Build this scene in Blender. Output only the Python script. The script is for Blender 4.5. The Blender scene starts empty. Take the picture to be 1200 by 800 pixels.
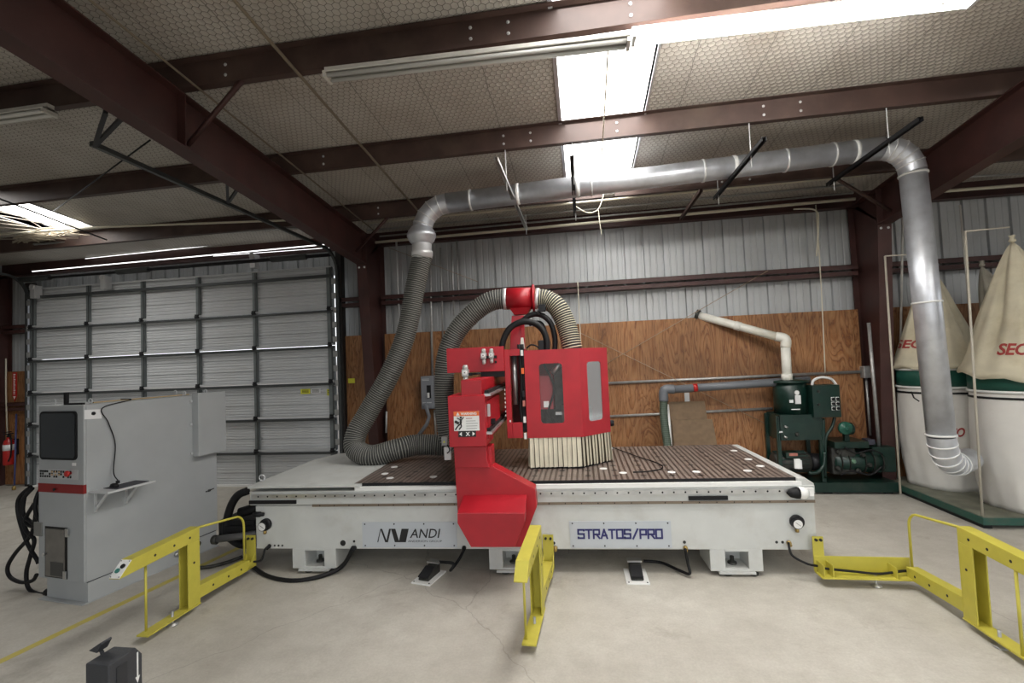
import bpy, bmesh, math, random
from mathutils import Vector, Matrix
random.seed(7)
sc = bpy.context.scene
COL = sc.collection
PI = math.pi

# ------------------------------------------------------------------ camera model (frame taken as 1200x800)
FPX, YAW, PIT, ROL, CH = 546.7, -.14825, .041564, -.041776, 2.0
def cam_axes():
    cy, sy = math.cos(YAW), math.sin(YAW); cp, sp = math.cos(PIT), math.sin(PIT)
    fwd = Vector((sy*cp, cy*cp, sp)); right = Vector((cy, -sy, 0)); up = right.cross(fwd)
    cr, sr = math.cos(ROL), math.sin(ROL)
    return cr*right + sr*up, -sr*right + cr*up, fwd
RX, UP, FW = cam_axes()
CAMP = Vector((0, 0, CH))
def ray(x, y): return RX*((x-600)/FPX) - UP*((y-400)/FPX) + FW
def hit(x, y, p, n):
    d = ray(x, y); n = Vector(n); t = (Vector(p)-CAMP).dot(n)/d.dot(n); return CAMP + d*t
def F(x, y, z=0.0): return hit(x, y, (0, 0, z), (0, 0, 1))
def WY(x, y, Y): return hit(x, y, (0, Y, 0), (0, 1, 0))
def WX(x, y, X): return hit(x, y, (X, 0, 0), (1, 0, 0))
cd = bpy.data.cameras.new('camera'); cam = bpy.data.objects.new('camera', cd); COL.objects.link(cam)
cam.matrix_world = Matrix(((RX.x, UP.x, -FW.x, 0), (RX.y, UP.y, -FW.y, 0), (RX.z, UP.z, -FW.z, CH), (0, 0, 0, 1)))
cd.sensor_width = 36; cd.lens = FPX/1200*36; cd.clip_start = .05; cd.clip_end = 200
sc.camera = cam

# ------------------------------------------------------------------ materials
MATS = {}
def nt(m):
    t = m.node_tree; return t, t.nodes, t.links
def mat(name, col, rough=.5, metal=0., var=.0, vscale=6., bump=0., bscale=40., emit=None, estr=0., dirt=None, dscale=2., damt=.35, spec=None, stretch=None):
    if name in MATS: return MATS[name]
    m = bpy.data.materials.new(name); m.use_nodes = True; t, N, L = nt(m)
    b = N['Principled BSDF']
    b.inputs['Roughness'].default_value = rough; b.inputs['Metallic'].default_value = metal
    b.inputs['Base Color'].default_value = (*col, 1)
    if spec is not None: b.inputs['Specular IOR Level'].default_value = spec
    tc = N.new('ShaderNodeTexCoord'); src = tc.outputs['Object']
    if stretch:
        mp = N.new('ShaderNodeMapping'); mp.inputs['Scale'].default_value = stretch; L.new(src, mp.inputs['Vector']); src = mp.outputs[0]
    cur = None
    if var:
        n = N.new('ShaderNodeTexNoise'); n.inputs['Scale'].default_value = vscale; n.inputs['Detail'].default_value = 6; L.new(src, n.inputs['Vector'])
        r = N.new('ShaderNodeValToRGB'); r.color_ramp.elements[0].position = .3; r.color_ramp.elements[1].position = .7
        r.color_ramp.elements[0].color = (*[c*(1-var) for c in col], 1); r.color_ramp.elements[1].color = (*[min(1, c*(1+var)) for c in col], 1)
        L.new(n.outputs['Fac'], r.inputs['Fac']); cur = r.outputs['Color']
    if dirt:
        n = N.new('ShaderNodeTexNoise'); n.inputs['Scale'].default_value = dscale; n.inputs['Detail'].default_value = 8; n.inputs['Roughness'].default_value = .65; L.new(src, n.inputs['Vector'])
        r = N.new('ShaderNodeMapRange'); r.inputs['From Min'].default_value = .5; r.inputs['From Max'].default_value = .75; r.inputs['To Max'].default_value = damt; L.new(n.outputs['Fac'], r.inputs['Value'])
        mx = N.new('ShaderNodeMix'); mx.data_type = 'RGBA'; L.new(r.outputs[0], mx.inputs['Factor'])
        if cur is not None: L.new(cur, mx.inputs['A'])
        else: mx.inputs['A'].default_value = (*col, 1)
        mx.inputs['B'].default_value = (*dirt, 1); cur = mx.outputs['Result']
    if cur is not None: L.new(cur, b.inputs['Base Color'])
    if bump:
        n = N.new('ShaderNodeTexNoise'); n.inputs['Scale'].default_value = bscale; n.inputs['Detail'].default_value = 4; L.new(src, n.inputs['Vector'])
        bp = N.new('ShaderNodeBump'); bp.inputs['Strength'].default_value = bump; bp.inputs['Distance'].default_value = .01
        L.new(n.outputs['Fac'], bp.inputs['Height']); L.new(bp.outputs[0], b.inputs['Normal'])
    if emit:
        b.inputs['Emission Color'].default_value = (*emit, 1); b.inputs['Emission Strength'].default_value = estr
    MATS[name] = m; return m

RED = mat('red_paint', (.37, .008, .016), .38, var=.12, vscale=5)
RED2 = mat('red_paint_bright', (.36, .011, .020), .35, var=.1)
MGREY = mat('machine_grey', (.55, .56, .54), .5, var=.06, vscale=3, dirt=(.26, .22, .17), dscale=2.5, damt=.3)
CGREY = mat('cabinet_grey', (.37, .385, .39), .5, var=.04, vscale=4)
LGREY = mat('light_grey', (.55, .56, .56), .5)
WHITE = mat('white_paint', (.78, .78, .76), .5)
DWHITE = mat('dusty_white', (.62, .60, .55), .6, var=.1, vscale=10)
BLACK = mat('black_rubber', (.009, .009, .010), .55, spec=.25)
BLACKM = mat('black_metal', (.014, .014, .016), .45, metal=.1, spec=.3)
DKPLAS = mat('black_plastic', (.035, .037, .042), .5, bump=.3, bscale=150)
YEL = mat('yellow_paint', (.50, .44, .06), .5, var=.08, vscale=7, dirt=(.35, .27, .04), dscale=5, damt=.3)
STEEL = mat('steel', (.55, .55, .54), .35, metal=.85, var=.15, vscale=9)
GALV = mat('galvanised', (.62, .64, .68), .40, metal=.72, var=.14, vscale=7, bump=.03, bscale=12)
GALVB = mat('galvanised_band', (.72, .72, .72), .4, metal=.5)
TANP = mat('tan_pipe', (.20, .165, .115), .55)
CONDUIT = mat('conduit_steel', (.42, .42, .41), .45, metal=.6, var=.15, vscale=15)
BEAM = mat('oxide_red_steel', (.052, .018, .015), .55, var=.25, vscale=3, dirt=(.06, .035, .03), dscale=1.6, damt=.5)
PURL = mat('oxide_brown_steel', (.066, .037, .030), .55, var=.25, vscale=3, dirt=(.10, .075, .055), dscale=1.5, damt=.6)
DOORM = mat('door_panel', (.58, .59, .60), .5, var=.06, vscale=3, dirt=(.3, .27, .24), dscale=1.5, damt=.25)
DOORF = mat('door_frame', (.17, .19, .19), .5, metal=.3, var=.15, vscale=6)
DOORS = mat('door_strut', (.07, .075, .075), .5, metal=.3)
PVCW = mat('white_pvc', (.74, .73, .66), .35, dirt=(.5, .42, .25), dscale=3, damt=.5)
PVCG = mat('grey_pvc', (.14, .15, .165), .45)
GREEN = mat('green_enamel', (.004, .025, .018), .35, var=.25, vscale=8, dirt=(.03, .03, .025), dscale=4, damt=.6)
GREENB = mat('green_band', (.008, .075, .052), .5, var=.15, vscale=6)
GRIME = mat('grimy_metal', (.045, .045, .04), .55, metal=.4, var=.5, vscale=14)
CLOTH = mat('white_bag_cloth', (.66, .64, .60), .85, var=.06, vscale=3, bump=.5, bscale=9)
CANVAS = mat('cream_canvas', (.56, .51, .38), .9, var=.14, vscale=4, bump=.35, bscale=12, dirt=(.36, .29, .16), dscale=3, damt=.5)
CANVASG = mat('grey_canvas', (.30, .28, .23), .9, var=.14, vscale=4, bump=.35, bscale=12)
SKIRT = mat('cream_strips', (.62, .57, .44), .55, var=.1, vscale=6)
ORANGE = mat('orange_band', (.75, .16, .03), .5)
NAVY = mat('navy_ink', (.02, .02, .13), .5)
INK = mat('black_ink', (.008, .008, .008), .5)
REDINK = mat('red_brown_ink', (.32, .035, .03), .6)
PAPER = mat('paper', (.75, .75, .75), .6)
BROWNB = mat('hardboard', (.17, .11, .06), .7, var=.15, vscale=14)
SGREEN = mat('hose_green', (.06, .085, .06), .6)
EXT = mat('extinguisher_red', (.42, .015, .012), .3)
BRASS = mat('brass', (.45, .32, .12), .3, metal=.9)
COPPER = mat('dull_pink', (.45, .16, .12), .5)
AMBER = mat('amber_wire', (.62, .58, .46), .6)
BUTTON = mat('button_green', (.02, .16, .13), .4)
YTAG = mat('yellow_tag', (.7, .68, .05), .5)

def glass(name, col=(.9, .93, .95), rough=.03, alpha=.25):
    m = bpy.data.materials.new(name); m.use_nodes = True; t, N, L = nt(m)
    b = N['Principled BSDF']; b.inputs['Base Color'].default_value = (*col, 1); b.inputs['Roughness'].default_value = rough
    tr = N.new('ShaderNodeBsdfTransparent'); gl = N.new('ShaderNodeBsdfGlossy'); gl.inputs['Roughness'].default_value = rough
    gl.inputs['Color'].default_value = (*col, 1)
    mx = N.new('ShaderNodeMixShader'); mx.inputs[0].default_value = alpha
    L.new(tr.outputs[0], mx.inputs[1]); L.new(gl.outputs[0], mx.inputs[2]); L.new(mx.outputs[0], N['Material Output'].inputs['Surface'])
    return m
WGLASS = glass('clear_plastic', alpha=.07)
WGLASS2 = glass('reflective_plastic', alpha=.5, rough=.07)  # stronger mirror mix so the right pane shows a bright reflection
SCREEN = mat('dark_screen_glass', (.022, .026, .030), .10)
SKY = mat('skylight_panel', (.9, .9, .88), .5, emit=(1, .985, .95), estr=5.0)
TUBEON = mat('lit_tube', (1, 1, 1), .5, emit=(1, .97, .92), estr=85.0)
TUBEOFF = mat('unlit_tube', (.60, .60, .57), .25)
LEAK = mat('daylight_gap', (1, 1, 1), .5, emit=(1, 1, 1), estr=1.6)

def plywood():
    m = bpy.data.materials.new('plywood'); m.use_nodes = True; t, N, L = nt(m); b = N['Principled BSDF']
    b.inputs['Roughness'].default_value = .6
    tc = N.new('ShaderNodeTexCoord'); mp = N.new('ShaderNodeMapping'); mp.inputs['Scale'].default_value = (1.5, 1.5, .22); L.new(tc.outputs['Object'], mp.inputs['Vector'])
    n = N.new('ShaderNodeTexNoise'); n.inputs['Scale'].default_value = 2.2; n.inputs['Detail'].default_value = 8; n.inputs['Distortion'].default_value = 2.6; L.new(mp.outputs[0], n.inputs['Vector'])
    w = N.new('ShaderNodeMath'); w.operation = 'MULTIPLY'; w.inputs[1].default_value = 9; L.new(n.outputs['Fac'], w.inputs[0])
    s = N.new('ShaderNodeMath'); s.operation = 'FRACT'; L.new(w.outputs[0], s.inputs[0])
    r = N.new('ShaderNodeValToRGB'); e = r.color_ramp.elements
    e[0].position = 0; e[0].color = (.25, .095, .026, 1); e[1].position = 1; e[1].color = (.27, .105, .03, 1)
    for p, c in ((.45, (.38, .185, .075, 1)), (.82, (.31, .14, .052, 1)), (.93, (.15, .052, .018, 1))):
        k = e.new(p); k.color = c
    L.new(s.outputs[0], r.inputs['Fac'])
    n2 = N.new('ShaderNodeTexNoise'); n2.inputs['Scale'].default_value = .9; n2.inputs['Detail'].default_value = 3; L.new(tc.outputs['Object'], n2.inputs['Vector'])
    n3 = N.new('ShaderNodeTexNoise'); n3.inputs['Scale'].default_value = 30; n3.inputs['Detail'].default_value = 4; L.new(mp.outputs[0], n3.inputs['Vector'])
    mr = N.new('ShaderNodeMapRange'); mr.inputs['From Min'].default_value = .3; mr.inputs['From Max'].default_value = .7; mr.inputs['To Min'].default_value = .55; mr.inputs['To Max'].default_value = 1.15; L.new(n2.outputs['Fac'], mr.inputs['Value'])
    mr3 = N.new('ShaderNodeMapRange'); mr3.inputs['From Min'].default_value = .3; mr3.inputs['From Max'].default_value = .7; mr3.inputs['To Min'].default_value = .8; mr3.inputs['To Max'].default_value = 1.1; L.new(n3.outputs['Fac'], mr3.inputs['Value'])
    mm = N.new('ShaderNodeMath'); mm.operation = 'MULTIPLY'; L.new(mr.outputs[0], mm.inputs[0]); L.new(mr3.outputs[0], mm.inputs[1])
    mx = N.new('ShaderNodeVectorMath'); mx.operation = 'SCALE'; L.new(r.outputs['Color'], mx.inputs[0]); L.new(mm.outputs[0], mx.inputs['Scale'])
    L.new(mx.outputs[0], b.inputs['Base Color']); return m
PLY = plywood()

def concrete():
    m = bpy.data.materials.new('concrete'); m.use_nodes = True; t, N, L = nt(m); b = N['Principled BSDF']
    b.inputs['Roughness'].default_value = .62
    tc = N.new('ShaderNodeTexCoord'); O = tc.outputs['Object']
    def noise(s, d=6, r=.6, dist=0):
        n = N.new('ShaderNodeTexNoise'); n.inputs['Scale'].default_value = s; n.inputs['Detail'].default_value = d; n.inputs['Roughness'].default_value = r; n.inputs['Distortion'].default_value = dist; L.new(O, n.inputs['Vector']); return n.outputs['Fac']
    def rng(v, a, c, lo, hi):
        r = N.new('ShaderNodeMapRange'); r.inputs['From Min'].default_value = a; r.inputs['From Max'].default_value = c; r.inputs['To Min'].default_value = lo; r.inputs['To Max'].default_value = hi; L.new(v, r.inputs['Value']); return r.outputs[0]
    def mix(f, A, B):
        x = N.new('ShaderNodeMix'); x.data_type = 'RGBA'; L.new(f, x.inputs['Factor'])
        for s, v in (('A', A), ('B', B)):
            if isinstance(v, tuple): x.inputs[s].default_value = (*v, 1)
            else: L.new(v, x.inputs[s])
        return x.outputs['Result']
    c = mix(rng(noise(.7, 5), .35, .65, 0, 1), (.44, .412, .36), (.575, .548, .49))
    c = mix(rng(noise(5, 8, .7), .4, .75, 0, .45), c, (.30, .265, .22))
    c = mix(rng(noise(60, 3), .35, .65, 0, .22), c, (.28, .26, .22))
    c = mix(rng(noise(1.6, 7, .7, .5), .56, .70, 0, .5), c, (.25, .21, .165))
    # hairline cracks
    dn = N.new('ShaderNodeTexNoise'); dn.inputs['Scale'].default_value = 3; dn.inputs['Detail'].default_value = 6; L.new(O, dn.inputs['Vector'])
    ad = N.new('ShaderNodeMix'); ad.data_type = 'VECTOR'; ad.inputs['Factor'].default_value = .18; L.new(O, ad.inputs['A']); L.new(dn.outputs['Color'], ad.inputs['B'])
    v = N.new('ShaderNodeTexVoronoi'); v.feature = 'DISTANCE_TO_EDGE'; v.inputs['Scale'].default_value = .42; L.new(ad.outputs['Result'], v.inputs['Vector'])
    c = mix(rng(v.outputs['Distance'], 0, .0022, .4, 0), c, (.16, .14, .12))
    L.new(c, b.inputs['Base Color'])
    bp = N.new('ShaderNodeBump'); bp.inputs['Strength'].default_value = .15; bp.inputs['Distance'].default_value = .01; L.new(noise(25, 4), bp.inputs['Height']); L.new(bp.outputs[0], b.inputs['Normal'])
    return m
CONC = concrete()

def hexwire():
    """white vinyl insulation quilt held up by hexagonal wire netting"""
    m = bpy.data.materials.new('insulation_and_netting'); m.use_nodes = True; t, N, L = nt(m); b = N['Principled BSDF']
    b.inputs['Roughness'].default_value = .55
    tc = N.new('ShaderNodeTexCoord')
    def vm(op, a, bb=None, sc_=None):
        n = N.new('ShaderNodeVectorMath'); n.operation = op
        for i, v in enumerate((a, bb)):
            if v is None: continue
            if isinstance(v, tuple): n.inputs[i].default_value = v
            else: L.new(v, n.inputs[i])
        return n
    mp = N.new('ShaderNodeMapping'); mp.inputs['Scale'].default_value = (1/.058, 1/.058, 0); mp.inputs['Location'].default_value = (400.3, 400*1.7320508, 0)
    wob = N.new('ShaderNodeTexNoise'); wob.inputs['Scale'].default_value = 4; L.new(tc.outputs['Object'], wob.inputs['Vector'])
    wm = N.new('ShaderNodeMix'); wm.data_type = 'VECTOR'; wm.inputs['Factor'].default_value = .03; L.new(tc.outputs['Object'], wm.inputs['A']); L.new(wob.outputs['Color'], wm.inputs['B'])
    L.new(wm.outputs['Result'], mp.inputs['Vector']); p = mp.outputs[0]
    s = (1, 1.7320508, 1); h = (.5, .8660254, .5)
    a = vm('SUBTRACT', vm('MODULO', p, s).outputs[0], h).outputs[0]
    c = vm('SUBTRACT', vm('MODULO', vm('SUBTRACT', p, h).outputs[0], s).outputs[0], h).outputs[0]
    fl = (1, 1, 0)
    a = vm('MULTIPLY', a, fl).outputs[0]; c = vm('MULTIPLY', c, fl).outputs[0]
    da = vm('DOT_PRODUCT', a, a).outputs['Value']; dc = vm('DOT_PRODUCT', c, c).outputs['Value']
    lt = N.new('ShaderNodeMath'); lt.operation = 'LESS_THAN'; L.new(da, lt.inputs[0]); L.new(dc, lt.inputs[1])
    mx = N.new('ShaderNodeMix'); mx.data_type = 'VECTOR'; L.new(lt.outputs[0], mx.inputs['Factor']); L.new(c, mx.inputs['A']); L.new(a, mx.inputs['B'])
    g = vm('ABSOLUTE', mx.outputs['Result']).outputs[0]
    d1 = vm('DOT_PRODUCT', g, (.5, .8660254, 0)).outputs['Value']
    sx = N.new('ShaderNodeSeparateXYZ'); L.new(g, sx.inputs[0])
    md = N.new('ShaderNodeMath'); md.operation = 'MAXIMUM'; L.new(d1, md.inputs[0]); L.new(sx.outputs['X'], md.inputs[1])
    wire = N.new('ShaderNodeMapRange'); wire.inputs['From Min'].default_value = .44; wire.inputs['From Max'].default_value = .49; L.new(md.outputs[0], wire.inputs['Value'])
    # seams down the slope
    so = N.new('ShaderNodeSeparateXYZ'); L.new(wm.outputs['Result'], so.inputs[0])
    q = N.new('ShaderNodeMath'); q.operation = 'MULTIPLY_ADD'; q.inputs[1].default_value = 1/.61; q.inputs[2].default_value = 50.2; L.new(so.outputs['X'], q.inputs[0])
    fr = N.new('ShaderNodeMath'); fr.operation = 'PINGPONG'; fr.inputs[1].default_value = .5; L.new(q.outputs[0], fr.inputs[0])
    seam = N.new('ShaderNodeMapRange'); seam.inputs['From Min'].default_value = 0; seam.inputs['From Max'].default_value = .009; seam.inputs['To Min'].default_value = 1; seam.inputs['To Max'].default_value = 0; L.new(fr.outputs[0], seam.inputs['Value'])
    mw = N.new('ShaderNodeMath'); mw.operation = 'MAXIMUM'; L.new(wire.outputs[0], mw.inputs[0]); L.new(seam.outputs[0], mw.inputs[1])
    st = N.new('ShaderNodeTexNoise'); st.inputs['Scale'].default_value = 1.3; st.inputs['Detail'].default_value = 5; L.new(tc.outputs['Object'], st.inputs['Vector'])
    str_ = N.new('ShaderNodeMapRange'); str_.inputs['From Min'].default_value = .45; str_.inputs['From Max'].default_value = .75; L.new(st.outputs['Fac'], str_.inputs['Value'])
    base = N.new('ShaderNodeMix'); base.data_type = 'RGBA'; base.inputs['A'].default_value = (.50, .47, .42, 1); base.inputs['B'].default_value = (.38, .34, .29, 1); L.new(str_.outputs[0], base.inputs['Factor'])
    cc = N.new('ShaderNodeMix'); cc.data_type = 'RGBA'; L.new(mw.outputs[0], cc.inputs['Factor']); L.new(base.outputs['Result'], cc.inputs['A']); cc.inputs['B'].default_value = (.10, .088, .075, 1)
    L.new(cc.outputs['Result'], b.inputs['Base Color'])
    bp = N.new('ShaderNodeBump'); bp.inputs['Strength'].default_value = .6; bp.inputs['Distance'].default_value = .02; bp.invert = False
    L.new(md.outputs[0], bp.inputs['Height']); L.new(bp.outputs[0], b.inputs['Normal'])
    return m
HEX = hexwire()

def siding_mat():
    m = mat('siding_metal', (.43, .445, .45), .45, metal=.15, var=.05, vscale=2, dirt=(.27, .25, .22), dscale=1.5, damt=.35, stretch=(1, 1, .6)); return m
SID = siding_mat()

def table_mat():
    """dark phenolic board cut with a close grid of grooves and ports"""
    m = bpy.data.materials.new('vacuum_table'); m.use_nodes = True; t, N, L = nt(m); b = N['Principled BSDF']
    b.inputs['Roughness'].default_value = .38
    tc = N.new('ShaderNodeTexCoord'); s = N.new('ShaderNodeSeparateXYZ'); L.new(tc.outputs['Object'], s.inputs[0])
    def pp(o, pitch, w):
        a = N.new('ShaderNodeMath'); a.operation = 'MULTIPLY_ADD'; a.inputs[1].default_value = 1/pitch; a.inputs[2].default_value = 100; L.new(o, a.inputs[0])
        f = N.new('ShaderNodeMath'); f.operation = 'PINGPONG'; f.inputs[1].default_value = .5; L.new(a.outputs[0], f.inputs[0])
        r = N.new('ShaderNodeMapRange'); r.inputs['From Min'].default_value = w; r.inputs['From Max'].default_value = w+.06; r.inputs['To Min'].default_value = 1; r.inputs['To Max'].default_value = 0; L.new(f.outputs[0], r.inputs['Value']); return r.outputs[0]
    def mth(op, a, c):
        x = N.new('ShaderNodeMath'); x.operation = op; L.new(a, x.inputs[0]); L.new(c, x.inputs[1]); return x.outputs[0]
    gu = pp(s.outputs['X'], .052, .16); gv = pp(s.outputs['Y'], .052, .10)
    gvh = N.new('ShaderNodeMath'); gvh.operation = 'MULTIPLY'; gvh.inputs[1].default_value = .35; L.new(gv, gvh.inputs[0])
    g = mth('MAXIMUM', gu, gvh.outputs[0])
    pu = pp(s.outputs['X'], .26, .07); pv = pp(s.outputs['Y'], .21, .09); port = mth('MULTIPLY', pu, pv)
    n = N.new('ShaderNodeTexNoise'); n.inputs['Scale'].default_value = 5; n.inputs['Detail'].default_value = 6; L.new(tc.outputs['Object'], n.inputs['Vector'])
    base = N.new('ShaderNodeMix'); base.data_type = 'RGBA'; L.new(n.outputs['Fac'], base.inputs['Factor']); base.inputs['A'].default_value = (.15, .115, .095, 1); base.inputs['B'].default_value = (.26, .215, .19, 1)
    c1 = N.new('ShaderNodeMix'); c1.data_type = 'RGBA'; L.new(g, c1.inputs['Factor']); L.new(base.outputs['Result'], c1.inputs['A']); c1.inputs['B'].default_value = (.055, .035, .028, 1)
    c2 = N.new('ShaderNodeMix'); c2.data_type = 'RGBA'; L.new(port, c2.inputs['Factor']); L.new(c1.outputs['Result'], c2.inputs['A']); c2.inputs['B'].default_value = (.006, .005, .005, 1)
    L.new(c2.outputs['Result'], b.inputs['Base Color'])
    bp = N.new('ShaderNodeBump'); bp.inputs['Strength'].default_value = .4; bp.inputs['Distance'].default_value = .004; bp.invert = True; L.new(g, bp.inputs['Height']); L.new(bp.outputs[0], b.inputs['Normal'])
    return m
TABLE = table_mat()

# ------------------------------------------------------------------ mesh builder
WPOS = {}
class MB:
    def __init__(s, frame=None): s.v = []; s.f = []; s.mi = []; s.sm = []; s.fr = frame; s.m = 0; s.smooth = False
    def P(s, p):
        if s.fr is None: return Vector(p)
        o, x, y, z = s.fr; return Vector(o) + Vector(x)*p[0] + Vector(y)*p[1] + Vector(z)*p[2]
    def add(s, pts, faces, smooth=False):
        k = len(s.v); s.v += [s.P(p) for p in pts]
        for f in faces: s.f.append([k+i for i in f]); s.mi.append(s.m); s.sm.append(smooth)
        return s
    def box(s, a, b):
        x0, y0, z0 = [min(a[i], b[i]) for i in range(3)]; x1, y1, z1 = [max(a[i], b[i]) for i in range(3)]
        return s.hexa([(x0, y0, z0), (x1, y0, z0), (x1, y1, z0), (x0, y1, z0), (x0, y0, z1), (x1, y0, z1), (x1, y1, z1), (x0, y1, z1)])
    def hexa(s, p): return s.add(p, [(0, 3, 2, 1), (4, 5, 6, 7), (0, 1, 5, 4), (1, 2, 6, 5), (2, 3, 7, 6), (3, 0, 4, 7)])
    def prism(s, pts, vec):
        n = len(pts); v = Vector(vec); q = [Vector(p) for p in pts]
        return s.add([tuple(p) for p in q] + [tuple(p+v) for p in q], [tuple(range(n))[::-1], tuple(range(n, 2*n))] + [(i, (i+1) % n, n+(i+1) % n, n+i) for i in range(n)])
    def loft(s, rings, smooth=True, caps=True, closed=True):
        n = len(rings[0]); pts = [tuple(p) for r in rings for p in r]; fs = []
        for j in range(len(rings)-1):
            for i in range(n if closed else n-1):
                k = (i+1) % n; fs.append((j*n+i, j*n+k, (j+1)*n+k, (j+1)*n+i))
        s.add(pts, fs, smooth)
        if caps:
            k0 = len(s.v)-len(pts); s.f.append([k0+i for i in range(n)][::-1]); s.mi.append(s.m); s.sm.append(False)
            s.f.append([k0+(len(rings)-1)*n+i for i in range(n)]); s.mi.append(s.m); s.sm.append(False)
        return s
    def tube(s, path, r, n=10, caps=True, alt=None, square=False):
        P_ = [Vector(p) for p in path]; R_ = r if isinstance(r, (list, tuple)) else [r]*len(P_)
        rings = []; prev = None
        for i, p in enumerate(P_):
            t = (P_[min(i+1, len(P_)-1)] - P_[max(i-1, 0)]).normalized()
            if prev is None:
                a = Vector((0, 0, 1)) if abs(t.z) < .9 else Vector((1, 0, 0)); u = t.cross(a).normalized()
            else:
                u = (prev - t*prev.dot(t)); u = u.normalized() if u.length > 1e-6 else t.orthogonal().normalized()
            prev = u; w = t.cross(u)
            rings.append([p + (u*math.cos(2*PI*(k+.5)/n) + w*math.sin(2*PI*(k+.5)/n))*R_[i] for k in range(n)])
        k0 = len(s.f); s.loft(rings, smooth=not square, caps=caps)
        if alt:
            for j in range(len(rings)-1):
                for i in range(n): s.mi[k0+j*n+i] = alt(j)
        return s
    def cyl(s, a, b, r, n=16, r2=None): return s.tube([a, b], [r, r if r2 is None else r2], n)
    def lathe(s, prof, c, axis=(0, 0, 1), n=24, smooth=True):
        ax = Vector(axis).normalized(); u = ax.orthogonal().normalized(); w = ax.cross(u); c = Vector(c)
        rings = [[c + ax*h + (u*math.cos(2*PI*k/n) + w*math.sin(2*PI*k/n))*max(r, 1e-4) for k in range(n)] for r, h in prof]
        return s.loft(rings, smooth)
    def build(s, name, m, parent=None, bevel=0, label=None, loc=None, frame_origin=None):
        ms = m if isinstance(m, (list, tuple)) else [m]
        V = s.v; lo = Vector([min(v[i] for v in V) for i in range(3)]); hi = Vector([max(v[i] for v in V) for i in range(3)])
        c = Vector(loc) if loc is not None else Vector(((lo.x+hi.x)/2, (lo.y+hi.y)/2, lo.z))
        me = bpy.data.meshes.new(name); me.from_pydata([tuple(v-c) for v in V], [], s.f)
        for x in ms: me.materials.append(x)
        me.polygons.foreach_set('material_index', s.mi); me.polygons.foreach_set('use_smooth', s.sm)
        bm = bmesh.new(); bm.from_mesh(me); bmesh.ops.recalc_face_normals(bm, faces=bm.faces); bm.to_mesh(me); bm.free(); me.update()
        o = bpy.data.objects.new(name, me); COL.objects.link(o); WPOS[o.name] = c
        if parent is not None: o.parent = parent; o.location = c - WPOS[parent.name]
        else: o.location = c
        if bevel:
            b = o.modifiers.new('bevel', 'BEVEL'); b.width = bevel; b.segments = 2; b.limit_method = 'ANGLE'; b.angle_limit = math.radians(40)
        if label: o['label'] = label
        return o
def thing(name, label, cat, loc, group=None):
    o = bpy.data.objects.new(name, None); o.empty_display_size = .05; COL.objects.link(o); o.location = loc; WPOS[o.name] = Vector(loc)
    o['label'] = label; o['category'] = cat
    if group: o['group'] = group
    return o
def tag(o, label, cat, group=None):
    o['label'] = label; o['category'] = cat
    if group: o['group'] = group
    return o
def struct(o): o['kind'] = 'structure'; return o
def copy_tree(o, loc=None, label=None, parent=None):
    c = o.copy(); COL.objects.link(c); WPOS[c.name] = Vector(c.location)
    if parent is not None: c.parent = parent
    if loc is not None: c.location = loc
    if label: c['label'] = label
    for ch in list(o.children): copy_tree(ch, parent=c)
    return c
def spline(pts, n=12):
    P_ = [Vector(p) for p in pts]; out = []
    for i in range(len(P_)-1):
        p0 = P_[max(i-1, 0)]; p1 = P_[i]; p2 = P_[i+1]; p3 = P_[min(i+2, len(P_)-1)]
        for k in range(n):
            t = k/n; out.append(.5*((2*p1) + (p2-p0)*t + (2*p0-5*p1+4*p2-p3)*t*t + (-p0+3*p1-3*p2+p3)*t**3))
    out.append(P_[-1]); return out
def resample(pts, step):
    out = [pts[0]]; acc = 0
    for a, b in zip(pts, pts[1:]):
        L = (b-a).length
        if L < 1e-9: continue
        t = step - acc
        while t <= L: out.append(a + (b-a)*(t/L)); t += step
        acc = L - (t - step)
    return out
def flexhose(name, path, r, mats, parent=None, pitch=.026, n=22, label=None, radii=None):
    """corrugated hose: dark fabric valleys between pale wire ridges"""
    p = resample(spline(path, 16), pitch/4); rr = []
    for i in range(len(p)):
        base = r if radii is None else radii(i/(len(p)-1))
        rr.append(base*(1.0 if i % 4 in (0, 1) else .92))
    b = MB(); b.tube(p, rr, n, alt=lambda j: 1 if j % 4 == 0 else 0)
    return b.build(name, mats, parent, label=label)
def ribbon_text(strokes, o, ex, ey, nrm, w, h, th, depth, b):
    """square lettering: flat bars along each stroke (0..1 glyph space)"""
    for st in strokes:
        for (x0, y0), (x1, y1) in zip(st, st[1:]):
            a = Vector((x0*w, y0*h)); c = Vector((x1*w, y1*h)); d = (c-a); L_ = d.length; d = d/L_; n = Vector((-d.y, d.x))
            a2 = a - d*th*.5; c2 = c + d*th*.5
            q = [a2 - n*th*.5, c2 - n*th*.5, c2 + n*th*.5, a2 + n*th*.5]
            b.prism([o + ex*k.x + ey*k.y for k in q], nrm*depth)
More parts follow.
